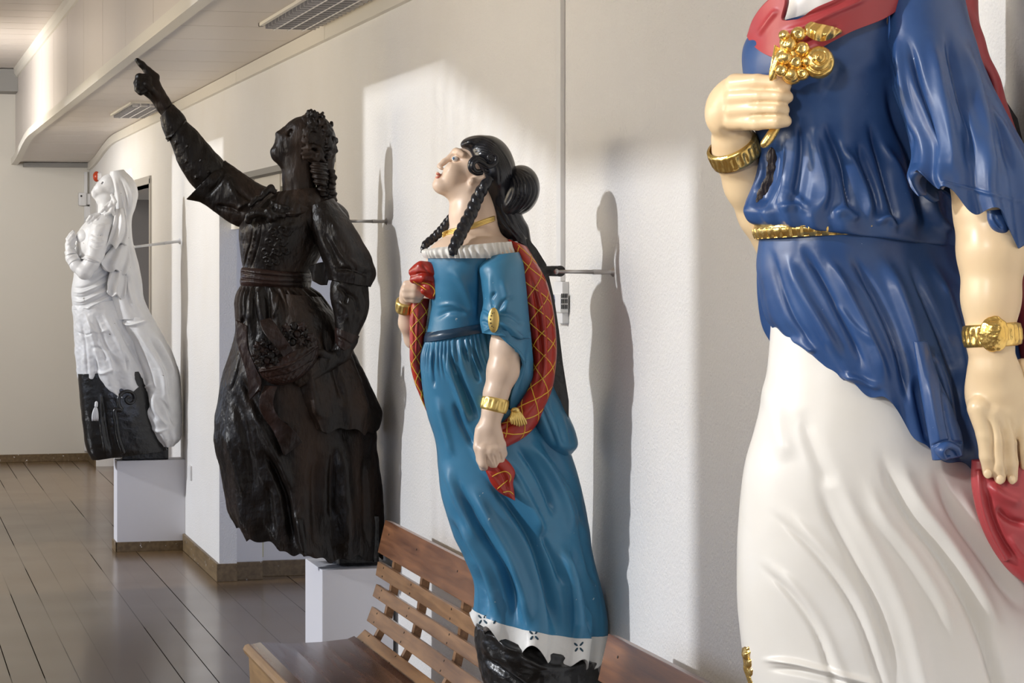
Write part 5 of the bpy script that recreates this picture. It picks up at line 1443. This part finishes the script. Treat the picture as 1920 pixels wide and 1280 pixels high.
# black base with scroll
def wbase():
    bs = [(146, 700, 275, 694, 0, 46), (150, 745, 285, 735, 0, 49), (156, 800, 300, 790, 0, 48), (167, 852, 312, 838, 0, 42), (172, 861, 314, 842, 0, 40)]
    b = H.obj('carved_base', H.loft(bs, 200, 160, e=3.2), M['black_base'], wt_, strokes=[([(192, 730), (200, 800), (212, 858)], 3, -5), ([(186, 730), (190, 800), (200, 860)], 2, 3)], noise=[(5, .8, 71)], reg='wb')
    sp = []
    for a in np.linspace(0, 4.6 * PI / 2 + 2.2, 46):
        r = 24 * math.exp(-a * 0.20); sp.append((242 + r * math.cos(a + 2.2), 748 + r * math.sin(a + 2.2)))
    sp = [(232, 850), (222, 820), (218, 790), (217, 768)] + sp
    C = H.on('wb', cr(sp, 120), 1.5)
    b2 = H.obj('scroll', tube_world(C, np.linspace(5.5, 2.6, 120) / H.s, 12), M['black_base'], b)
wbase()
MB().box((1.36, 13.90, 0.5135), (1.62, 14.03, H.p(240, 850)[2] + .05), 0.004).build('back_timber', M['black_base'], wt_)
sa = H.p(250, 463, 0)
strut('wall_strut', tuple(sa), (W - .0005, 14.09, P(338, 452, 14.09).z), 0.0085, 'white painted strut holding the white figurehead to the wall', (M['white_metal'], M['white_metal']))
# ================================================================ THE NAVY AND WHITE FIGUREHEAD (cut by the frame)
M['navy'] = mat('navy_gloss_paint', (0.022, 0.062, 0.185), 0.33, col2=(0.032, 0.082, 0.225), vscale=14, bump=0.25, bscale=30, bdist=0.003,
                chips=(0.35, 0.45, 0.60), chip_amt=0.27, chip_scale=50, rough2=0.45)
M['ivory'] = mat('ivory_skirt_paint', (0.79, 0.77, 0.73), 0.36, col2=(0.75, 0.72, 0.66), vscale=6, bump=0.2, bscale=22, bdist=0.003, chips=(0.40, 0.28, 0.15), chip_amt=0.262, chip_scale=26)
M['skin2'] = mat('yellowed_skin_paint', (0.78, 0.61, 0.38), 0.33, col2=(0.74, 0.55, 0.34), vscale=9, bump=0.12, bscale=26, bdist=0.002)
M['rose'] = mat('dusty_red_paint', (0.40, 0.050, 0.058), 0.42, col2=(0.35, 0.042, 0.048), vscale=10, bump=0.2, bscale=26, bdist=0.003)
M['gold_leaf'] = mat('gold_leaf', (0.92, 0.66, 0.24), 0.27, metal=0.9, bump=0.6, bscale=55, bdist=0.004, col2=(0.75, 0.48, 0.13), vscale=25)
M['bare_wood'] = mat('bare_cracked_wood', (0.075, 0.055, 0.045), 0.5, col2=(0.03, 0.022, 0.02), vscale=30, bump=1.0, bscale=60, bdist=0.01, stretch=(1, 1, .3))
Nv = Fig(3.35, 1650)
nv_ = empty('figurehead', (1.42, 3.35, 0.6), 'large figurehead in navy tunic and white skirt at the right edge, head cut off', 'figurehead')
# --- body: neck, chest, both arms and hands
sd = Nv.sdf(3.2)
sd.chain([(1600, -200, 0, 75), (1598, -80, 0, 82), (1600, 20, 0, 100)], 20)
sd.ell(1600, 60, 0, 165, 100, 165, k=30)
sd.ell(1620, -255, 0, 105, 110, 90, k=30); sd.chain([(1600, -250, 0, 80), (1550, -200, 0, 60), (1520, -175, 0, 40)], 20)
# near arm
sd.chain([(1620, 60, 20, 70), (1680, 90, 100, 55), (1745, 150, 150, 40), (1810, 270, 205, 42), (1850, 400, 244, 56), (1860, 470, 256, 60), (1858, 560, 262, 50), (1857, 640, 268, 41)], 18)
sd.chain([(1857, 640, 268, 41), (1862, 690, 270, 40), (1866, 730, 270, 36)], 10)
sd.ell(1866, 735, 270, 54, 78, 30, ang=-2, k=12)
hand_fingers(sd, [[(1836, 765, 280, 22), (1846, 815, 284, 14.5), (1850, 855, 282, 13), (1853, 886, 276, 10.5)],
                  [(1860, 775, 284, 21), (1869, 825, 290, 14.5), (1873, 868, 288, 13), (1875, 897, 282, 10.5)],
                  [(1884, 775, 282, 20), (1892, 825, 288, 14), (1896, 868, 286, 12.5), (1898, 897, 280, 10)],
                  [(1906, 768, 276, 18), (1914, 810, 280, 13), (1918, 845, 276, 11.5), (1920, 872, 270, 9.5)],
                  [(1918, 690, 262, 18), (1938, 735, 268, 15), (1946, 775, 272, 12)]], 5)
# far arm: forearm up to the hand at the breast
sd.chain([(1600, 80, -40, 60), (1520, 250, -70, 48), (1480, 400, -70, 46), (1480, 480, -60, 52), (1430, 400, -30, 44), (1402, 345, -5, 42), (1378, 290, 20, 38), (1372, 262, 35, 38)], 16)
sd.ell(1362, 205, 60, 39, 52, 40, ang=12, k=14); sd.ell(1385, 175, 85, 38, 34, 32, k=14)
hand_fingers(sd, [[(1380, 160, 100, 22), (1420, 153, 142, 14), (1455, 155, 168, 12.5), (1472, 161, 170, 11.5)],
                  [(1378, 184, 104, 20), (1425, 180, 150, 13.5), (1462, 180, 178, 12.5), (1476, 182, 176, 11.5)],
                  [(1378, 206, 102, 19), (1425, 204, 150, 12.5), (1456, 204, 176, 11), (1470, 206, 174, 10.8)],
                  [(1376, 226, 92, 19), (1420, 230, 142, 13.5), (1456, 228, 170, 12.5), (1473, 227, 170, 11.5)]], 4)
st = [([(1838, 770), (1858, 800), (1862, 850), (1864, 890)], 3, -5), ([(1862, 775), (1880, 805), (1885, 855), (1887, 895)], 3, -5), ([(1888, 775), (1903, 805), (1908, 850), (1909, 880)], 3, -5),
      ([(1400, 168), (1440, 167), (1475, 170)], 3, -4), ([(1400, 193), (1440, 192), (1475, 194)], 3, -4), ([(1400, 217), (1440, 216), (1472, 217)], 3, -4), ([(1345, 240), (1370, 250), (1400, 246)], 6, -3)]
Nv.obj('body', sd.mesh(), M['skin2'], nv_, strokes=st, smooth_it=2, reg='nb')
nails = []
for x, y, d in ((1852, 888, 289), (1875, 899, 294), (1898, 899, 292)):
    nails.append(Nv.sdf(1.0, 5).ell(x, y, d, 7, 8.5, 3, k=1).mesh())
Nv.obj('fingernail', nails[0], M['skin2'], nv_); Nv.obj('fingernail', nails[1], M['skin2'], nv_); Nv.obj('fingernail', nails[2], M['skin2'], nv_)
# blouse and collar shawl
Nv.obj('blouse', Nv.loft([(1470, -40, 1740, -60, 0, 140), (1455, 0, 1760, -20, 0, 165), (1450, 40, 1765, 10, 0, 168), (1455, 70, 1760, 40, 0, 160)], 160, 50), M['ivory'], nv_)
def sh_rows():
    return [(1460, -30, 1520, -60, 60, 34), (1418, 20, 1470, 0, 60, 36), (1403, 66, 1462, 28, 62, 34), (1412, 90, 1466, 46, 90, 30)]
colr = [[(1470, -20, 20), (1440, 0, 10), (1412, 35, 0), (1400, 68, -20)],
        [(1472, 0, 70), (1455, 20, 65), (1435, 50, 60), (1406, 78, 20)],
        [(1466, 36, 118), (1458, 60, 116), (1448, 82, 112), (1428, 98, 82)],
        [(1490, 36, 150), (1480, 60, 150), (1468, 84, 146), (1452, 108, 122)],
        [(1530, 14, 182), (1528, 40, 186), (1522, 68, 182), (1518, 98, 168)],
        [(1580, -8, 206), (1590, 18, 212), (1596, 40, 208), (1600, 58, 200)],
        [(1630, -40, 214), (1652, -8, 220), (1662, 18, 216), (1660, 34, 206)],
        [(1670, -80, 200), (1690, -50, 206), (1705, -20, 206), (1710, 0, 200)]]
dn = lambda x: 191 * math.sqrt(max(0.0, 1 - ((x - 1592) / 194.0) ** 2)) + 10
colr = [[(p[0], p[1], max(dn(p[0]), p[2] if p[0] < 1410 else 0)) for p in r] for r in colr]
Nv.obj('collar_shawl', Nv.sheet([[tuple(p) for p in r] for r in colr], 60, 160, 14), M['rose'], nv_,
       strokes=[([(1420, 70), (1440, 40), (1460, 15)], 5, 5), ([(1455, 62), (1500, 52), (1560, 25), (1640, -10)], 6, 6), ([(1450, 92), (1510, 80), (1580, 45)], 5, -5), ([(1480, 40), (1540, 20), (1600, -8)], 4, -4)])
# bodice
bod = [(1412, 62, 1785, -2, 0, 186), (1403, 76, 1785, 30, 0, 191), (1396, 112, 1790, 110, 0, 192), (1400, 150, 1785, 160, 0, 188), (1412, 220, 1775, 230, 0, 172), (1424, 290, 1775, 300, 0, 165), (1416, 340, 1785, 350, 0, 172),
       (1402, 380, 1795, 400, 0, 182), (1399, 400, 1798, 435, 0, 188), (1412, 420, 1796, 462, 0, 182), (1440, 424, 1780, 462, 0, 160)]
def bw(t, v):
    g = np.clip((v - 0.35) / 0.5, 0, 1)
    return 5 * g * np.cos(17 * t + 2.5 * np.sin(3 * t)) * np.clip(1 - (v - .93) / .07, 0, 1)
st = [([(1448, 262), (1453, 300), (1448, 330), (1436, 358), (1414, 392)], 13, -15), ([(1470, 262), (1474, 310), (1464, 345), (1444, 385)], 4, 6), ([(1428, 285), (1428, 325), (1412, 360)], 4, 6), ([(1470, 240), (1478, 300), (1470, 360), (1452, 405)], 9, 11), ([(1500, 215), (1502, 290), (1494, 350), (1486, 395)], 7, -11),
      ([(1520, 235), (1535, 300), (1545, 360), (1535, 405)], 10, 14), ([(1545, 225), (1570, 290), (1588, 350), (1606, 410)], 7, -17), ([(1570, 260), (1602, 320), (1625, 380), (1632, 425)], 9, 14),
      ([(1625, 220), (1645, 280), (1662, 340), (1680, 400), (1690, 445)], 7, -17), ([(1605, 260), (1625, 320), (1642, 370), (1650, 415)], 6, -10), ([(1650, 260), (1685, 330), (1705, 400), (1715, 445)], 9, 13),
      ([(1660, 140), (1680, 220), (1710, 290), (1725, 360), (1735, 440)], 9, -16), ([(1460, 395), (1490, 385), (1515, 400)], 7, 8), ([(1560, 405), (1585, 395), (1610, 415)], 8, 9), ([(1640, 420), (1665, 408), (1690, 430)], 8, 9),
      ([(1480, 350), (1500, 375), (1520, 390)], 6, 6), ([(1740, 350), (1765, 420), (1790, 440)], 9, 12), ([(1560, 130), (1620, 120), (1660, 100)], 20, 4), ([(1450, 150), (1500, 130), (1560, 160)], 28, 10)]
Nv.obj('bodice', Nv.loft(bod, 420, 380, wave=bw), M['navy'], nv_, strokes=st, noise=[(5, 1.2, 81)], reg='nbod')
# worn hollow in the side of the bodice
hp = [(1449, 276), (1452, 300), (1449, 325), (1440, 348), (1428, 366), (1418, 382)]
C = Nv.on('nbod', cr(hp, 60), -1.0)
Nv.obj('worn_hollow', tube_world(C, np.interp(np.linspace(0, 1, 60), [0, .15, .5, .8, 1], [9, 15, 15, 12, 6]) / Nv.s, 16, 0.35), M['bare_wood'], nv_, noise=[(30, 3.0, 5), (60, 1.5, 6)])
# belt
bl = [(1424, 416, 1640, 432, 0, 176), (1418, 424, 1645, 436, 0, 184), (1417, 436, 1648, 446, 0, 186), (1420, 449, 1648, 456, 0, 180)]
blt = Nv.obj('belt', Nv.loft([(1424, 414, 1780, 404, 0, 166), (1418, 424, 1786, 412, 0, 176), (1417, 436, 1786, 422, 0, 178), (1421, 449, 1780, 432, 0, 168)], 400, 40, e=2.2, t0=1.05, t1=5.2,
                     wave=lambda t, v: 2.5 * np.sign(np.sin(46 * t)) * (np.abs(v - .72) < .25), cap0=False, cap1=False), M['gold_leaf'], nv_)
# sleeve of the near arm
sv = [(1640, 0, 1800, -40, 70, 118), (1655, 60, 1826, 60, 120, 110), (1668, 150, 1862, 160, 160, 105), (1700, 240, 1900, 240, 200, 104), (1712, 290, 1930, 300, 222, 106), (1706, 330, 1950, 370, 236, 108), (1712, 350, 1965, 440, 246, 106)]
def sw(t, v): return np.clip((v - .3) / .7, 0, 1) ** 1.4 * (9 * np.cos(9 * t + .4) + 5 * np.cos(17 * t + 1))
def sz(t, v):
    g = np.clip((v - .8) / .2, 0, 1)
    return g * (14 * np.cos(9 * t + .4) + 28 * np.exp(-((t - 2.5) / .3) ** 2) - 34 * np.exp(-((t - .9) / .28) ** 2))
st = [([(1680, 60), (1690, 140), (1700, 210), (1712, 270)], 8, 10), ([(1700, 60), (1722, 150), (1745, 220), (1760, 300)], 8, -13), ([(1745, 60), (1760, 150), (1778, 240), (1788, 340)], 12, 12),
      ([(1770, 40), (1790, 130), (1812, 240), (1820, 330)], 8, -12), ([(1800, 60), (1830, 160), (1850, 260), (1862, 370)], 11, 12), ([(1815, 60), (1850, 150), (1880, 250), (1900, 340)], 7, -9),
      ([(1660, 70), (1672, 150), (1700, 230), (1712, 300)], 6, -8), ([(1765, 340), (1815, 352), (1850, 362), (1920, 380)], 2.5, 3, 'r', 'full')]
Nv.obj('sleeve', Nv.loft(sv, 320, 300, wave=sw, zwave=sz, cap1=False, hollow=3), M['navy'], nv_, strokes=st, noise=[(5, 1.2, 83)], reg='nsl')
Nv.obj('sleeve_fold', Nv.loft([(1850, 395, 1885, 392, 300, 18), (1852, 415, 1895, 415, 302, 22), (1862, 432, 1892, 436, 302, 16), (1872, 440, 1888, 442, 300, 8)], 90, 60, cap1=True), M['navy'], nv_, strokes=[([(1862, 400), (1868, 415), (1880, 430)], 3, -5)])
# tunic skirt: its hem runs diagonally
tu = [(1430, 425, 1780, 400, 0, 160), (1428, 446, 1790, 440, 0, 168), (1424, 500, 1815, 500, 0, 176), (1430, 545, 1850, 540, 0, 190), (1440, 590, 1890, 600, 0, 204), (1456, 615, 1925, 680, 0, 216), (1476, 640, 1950, 780, 0, 226), (1500, 664, 1960, 880, 0, 232)]
def tw_(t, v): return 3.5 * np.sin(23 * t + 3 * v) * v
def tz(t, v): return np.clip((v - .9) / .1, 0, 1) * 7 * np.sin(21 * t) - 52 * np.clip((v - .55) / .45, 0, 1) ** 2 / (1 + np.exp((t - 1.70) / .035)) / (1 + np.exp((.45 - t) / .1))
st = [([(1445, 460), (1460, 530), (1490, 600), (1530, 660)], 7, -10), ([(1470, 470), (1500, 540), (1540, 610), (1580, 680)], 10, 11), ([(1500, 455), (1545, 530), (1580, 600), (1625, 700)], 7, -12),
      ([(1545, 470), (1590, 550), (1630, 630), (1670, 730)], 10, 12), ([(1590, 470), (1640, 550), (1680, 640), (1705, 770)], 8, -16), ([(1650, 470), (1690, 560), (1720, 650), (1745, 760)], 12, 14),
      ([(1700, 480), (1740, 570), (1775, 660), (1795, 740)], 7, -14), ([(1740, 480), (1775, 560), (1800, 640), (1815, 740)], 10, 11), ([(1570, 700), (1610, 712), (1655, 730)], 6, 8), ([(1480, 632), (1500, 640), (1530, 662)], 5, 7),
      ([(1715, 700), (1730, 770), (1745, 840)], 8, -12), ([(1735, 640), (1765, 720), (1785, 830)], 13, 16), ([(1790, 690), (1800, 780), (1815, 860)], 8, -14), ([(1560, 560), (1600, 610), (1640, 650)], 5, 5)]
Nv.obj('tunic_skirt', Nv.loft(tu, 460, 420, wave=tw_, zwave=tz, cap1=False, hollow=3), M['navy'], nv_, strokes=st, noise=[(5, 1.2, 85)], reg='ntu')
# rolled pipe fold at the tunic hem, and the flap behind
rf = [(1712, 640, 1740, 640, 222, 10), (1722, 710, 1760, 706, 232, 20), (1734, 780, 1790, 776, 240, 29), (1744, 835, 1806, 828, 243, 32), (1748, 862, 1806, 854, 243, 31)]
Nv.obj('rolled_fold', Nv.loft(rf, 120, 140, cap1=False, hollow=4), M['navy'], nv_, strokes=[([(1746, 836), (1775, 826), (1804, 830)], 2.2, -4, 'r', 'full'), ([(1765, 700), (1775, 780), (1790, 850)], 4, -6), ([(1738, 700), (1752, 780), (1765, 840)], 5, 5)])
Nv.obj('fold_curl', Nv.tube([(1796, 852, 262, 6), (1788, 838, 266, 7), (1772, 834, 268, 7), (1762, 844, 268, 7), (1768, 856, 266, 6), (1780, 854, 264, 4)], 60, 12, 2.2), M['navy'], nv_)
Nv.obj('tunic_flap', Nv.sheet([[(1424, 452, -10), (1436, 456, 20)], [(1419, 510, -20), (1434, 520, 10)], [(1421, 566, -30), (1440, 575, 0)], [(1432, 620, -40), (1452, 618, -10)], [(1446, 644, -44), (1452, 650, -30)]], 20, 80, 10), M['navy'], nv_)
# white skirt
ws = [(1452, 560, 1860, 560, 0, 168), (1450, 620, 1900, 640, 0, 186), (1445, 690, 1935, 700, 0, 196), (1437, 750, 1965, 760, 0, 204), (1422, 813, 1995, 830, 0, 210), (1409, 866, 2020, 900, 0, 214), (1401, 945, 2050, 980, 0, 220), (1396, 1052, 2080, 1080, 0, 226),
      (1399, 1132, 2110, 1160, 0, 228), (1408, 1215, 2130, 1240, 0, 230), (1424, 1300, 2140, 1320, 0, 228), (1450, 1380, 2140, 1400, 0, 215)]
st = [([(1433, 951), (1475, 985), (1513, 1020), (1561, 1078), (1608, 1158), (1646, 1264)], 7, -9), ([(1450, 940), (1500, 985), (1560, 1050), (1610, 1120), (1660, 1230)], 12, 8),
      ([(1525, 870), (1555, 960), (1600, 1050), (1640, 1140), (1670, 1240)], 11, -11), ([(1560, 860), (1600, 960), (1650, 1050), (1700, 1160), (1730, 1270)], 16, 12),
      ([(1646, 830), (1665, 890), (1700, 960), (1763, 1041), (1810, 1120), (1845, 1200), (1869, 1280)], 10, -21), ([(1680, 850), (1715, 930), (1780, 1020), (1830, 1100), (1880, 1200)], 13, 15),
      ([(1747, 876), (1790, 965), (1858, 1062), (1920, 1153)], 9, -20), ([(1790, 900), (1830, 980), (1890, 1060), (1940, 1140)], 12, 12), ([(1620, 880), (1650, 960), (1710, 1040), (1760, 1120), (1800, 1220)], 12, 9),
      ([(1417, 1052), (1476, 1110), (1529, 1185), (1555, 1254)], 6, -8), ([(1425, 1040), (1490, 1100), (1545, 1180), (1575, 1250)], 9, 6), ([(1440, 700), (1455, 780), (1480, 870)], 18, 8), ([(1500, 760), (1530, 850), (1560, 920)], 14, -6),
      ([(1420, 1236), (1480, 1240), (1540, 1254), (1590, 1268)], 5, 12), ([(1430, 1252), (1500, 1260), (1580, 1278)], 5, -10)]
Nv.obj('skirt', Nv.loft(ws, 420, 460, cap1=False), M['ivory'], nv_, strokes=st, noise=[(3, 1.6, 87)], reg='nws')
# knee ornament
sd = Nv.sdf(2.0, 8)
for k, (x, y, r) in enumerate(((1405, 1216, 10), (1402, 1226, 11), (1408, 1240, 12), (1414, 1256, 12), (1420, 1272, 12), (1426, 1290, 12))):
    sd.ell(x, y, 40, r, r * .9, 26, k=4); sd.chain([(x - 4, y, 62, 3), (x + 6, y - 5, 66, 3)], 2)
sd.chain([(1400, 1218, 30, 8), (1405, 1250, 40, 10), (1420, 1300, 50, 12)], 6)
Nv.obj('gold_clasp', sd.mesh(), M['gold_leaf'], nv_, noise=[(25, 1.6, 4)])
# red cloth in the lowered hand
rd = [(1822, 862, 1990, 862, 236, 34), (1821, 900, 2000, 900, 240, 44), (1828, 945, 2010, 950, 240, 48), (1842, 990, 2015, 1000, 238, 48), (1866, 1036, 2020, 1060, 236, 46), (1895, 1072, 2030, 1120, 234, 44), (1940, 1105, 2030, 1180, 230, 36)]
st = [([(1835, 880), (1840, 930), (1858, 990), (1890, 1050)], 5, 9, 'r', 'full'), ([(1852, 900), (1856, 950), (1878, 1010), (1915, 1060)], 6, -10), ([(1850, 905), (1880, 930), (1920, 945)], 9, 10), ([(1865, 950), (1895, 975), (1930, 985)], 7, -12),
      ([(1890, 1000), (1910, 1030), (1940, 1060)], 7, 7)]
Nv.obj('red_drape', Nv.loft(rd, 200, 200, e=2.6), M['rose'], nv_, strokes=st, noise=[(5, 1.2, 89)])
# red shawl down the back and the timber
bk = [(1760, -60, 1834, -30, 0, 60), (1780, 0, 1836, 40, 5, 60), (1808, 80, 1850, 106, 10, 60), (1835, 140, 1878, 166, 10, 60), (1850, 200, 1902, 235, 10, 60), (1870, 300, 1930, 320, -20, 60), (1880, 420, 1960, 440, -20, 70), (1890, 560, 1975, 560, -10, 90), (1900, 680, 1985, 690, 0, 110), (1905, 800, 1990, 800, 60, 130)]
Nv.obj('back_shawl', Nv.loft(bk, 120, 200), M['rose'], nv_, strokes=[([(1800, 0), (1835, 90), (1870, 190)], 5, -7), ([(1812, 0), (1850, 100), (1885, 190)], 5, 6)])
mb = MB()
vv = [P(x, y, 3.35) for x, y in ((1838, -300), (1840, 60), (1866, 130), (1925, 220), (1965, 400), (2010, 700), (2040, 1100))]
A_ = []
for dy in (0.03, 0.13):
    A_.append([mb.bm.verts.new((v.x + .0, v.y + dy, v.z)) for v in vv]); A_.append([mb.bm.verts.new((v.x - .06, v.y + dy, v.z)) for v in vv])
for i in range(len(vv) - 1):
    for a, b in ((0, 1), (1, 3), (3, 2), (2, 0)): mb.bm.faces.new((A_[a][i], A_[b][i], A_[b][i + 1], A_[a][i + 1]))
for i in (0, -1): mb.bm.faces.new((A_[0][i], A_[1][i], A_[3][i], A_[2][i]))
bmesh.ops.recalc_face_normals(mb.bm, faces=mb.bm.faces)
mb.build('back_timber', M['black_base'], nv_)
# bracelets
def engraved(name, c0, c1, r, th):
    return ringband(name, Nv, c0, c1, r, 0, th, M['gold_leaf'], nv_, 0.97, 160, 24)
engraved('bracelet', (1859, 606, 267), (1862, 650, 269), 43, 9)
Nv.obj('bracelet_boss', Nv.sdf(1.6, 8).ell(1864, 626, 316, 26, 32, 9, k=3).ell(1864, 626, 321, 20, 24, 8, k=2).mesh(), M['gold_leaf'], nv_, noise=[(45, 1.6, 3)])
engraved('bracelet', (1370, 268, 30), (1384, 298, 18), 42, 7)
# gold flower bunch in the hand
fl = Nv.obj('flower_stem', Nv.tube([(1487, 120, 196, 10), (1470, 180, 150, 9), (1456, 236, 150, 9), (1440, 262, 150, 9), (1428, 276, 146, 7)], 50, 14), M['gold_leaf'], nv_)
sp = [(1497, 64, 14), (1480, 84, 13), (1504, 92, 14), (1472, 108, 14), (1492, 116, 14), (1512, 116, 11), (1466, 132, 12), (1484, 140, 14), (1504, 138, 13), (1470, 66, 10)]
for k, (x, y, r_) in enumerate(sp):
    d = 212 + 5 * (k % 3)
    sd = Nv.sdf(1.6, 6); sd.ell(x, y, d, r_, r_ * .95, 12, k=2); sd.ell(x + 1, y - 1, d + 13, r_ * .62, r_ * .62, 4.5, k=1.2, sub=(k % 2 == 0))
    Nv.obj('gold_berry', sd.mesh(), M['gold_leaf'], fl)
sd = Nv.sdf(2.0, 8); sd.chain([(1478, 80, 200, 16), (1490, 110, 200, 22), (1485, 140, 196, 18)], 8); sd.ell(1455, 122, 190, 9, 30, 8, ang=18, k=5)
Nv.obj('bunch_core', sd.mesh(), M['gold_leaf'], fl)
sd = Nv.sdf(1.6, 8); sd.ell(1535, 117, 226, 28, 29, 24, k=3)
ro = Nv.obj('gold_rosette', sd.mesh(), M['gold_leaf'], fl, strokes=[([(1512, 124), (1530, 135), (1555, 128), (1560, 110)], 2.5, -5, 'r', 'full'), ([(1520, 104), (1530, 94), (1548, 98), (1550, 112), (1536, 120), (1524, 112)], 2.5, -4.5, 'r', 'full'), ([(1530, 108), (1540, 106)], 3, 4)])
leaf = [[(1508, 60, 214), (1510, 48, 212), (1520, 40, 208)], [(1520, 72, 222), (1526, 56, 228), (1536, 44, 218)], [(1538, 78, 224), (1544, 62, 232), (1556, 48, 220)], [(1556, 74, 220), (1562, 62, 226), (1570, 52, 216)], [(1572, 66, 212), (1578, 62, 214), (1580, 58, 210)]]
Nv.obj('gold_leaf', Nv.sheet(leaf, 40, 60, 5, wave=lambda u, v: 3 * np.sin(v * 22)), M['gold_leaf'], fl)
leaf = [[(1462, 90, 190), (1452, 84, 186), (1456, 100, 184)], [(1462, 110, 196), (1448, 108, 192), (1446, 120, 188)], [(1458, 130, 194), (1446, 130, 192), (1442, 140, 188)], [(1456, 148, 188), (1448, 150, 186), (1443, 152, 184)]]
Nv.obj('gold_leaf', Nv.sheet(leaf, 30, 40, 5), M['gold_leaf'], fl)
zt = P(1700, 1425, 3.35).z
tag(MB().box((1.22, 3.12, 0), (W - .017, 3.5, zt), 0.003).build('plinth', M['plinth']), 'plinth below the frame carrying the large navy and white figurehead', 'plinth')
sb = P(1990, 470, 3.38)
strut('wall_strut', (sb.x - .02, 3.38, sb.z), (W - .0005, 3.38, sb.z), 0.006, 'steel strut behind the navy and white figurehead at the right', (M['steel'], M['steel']))
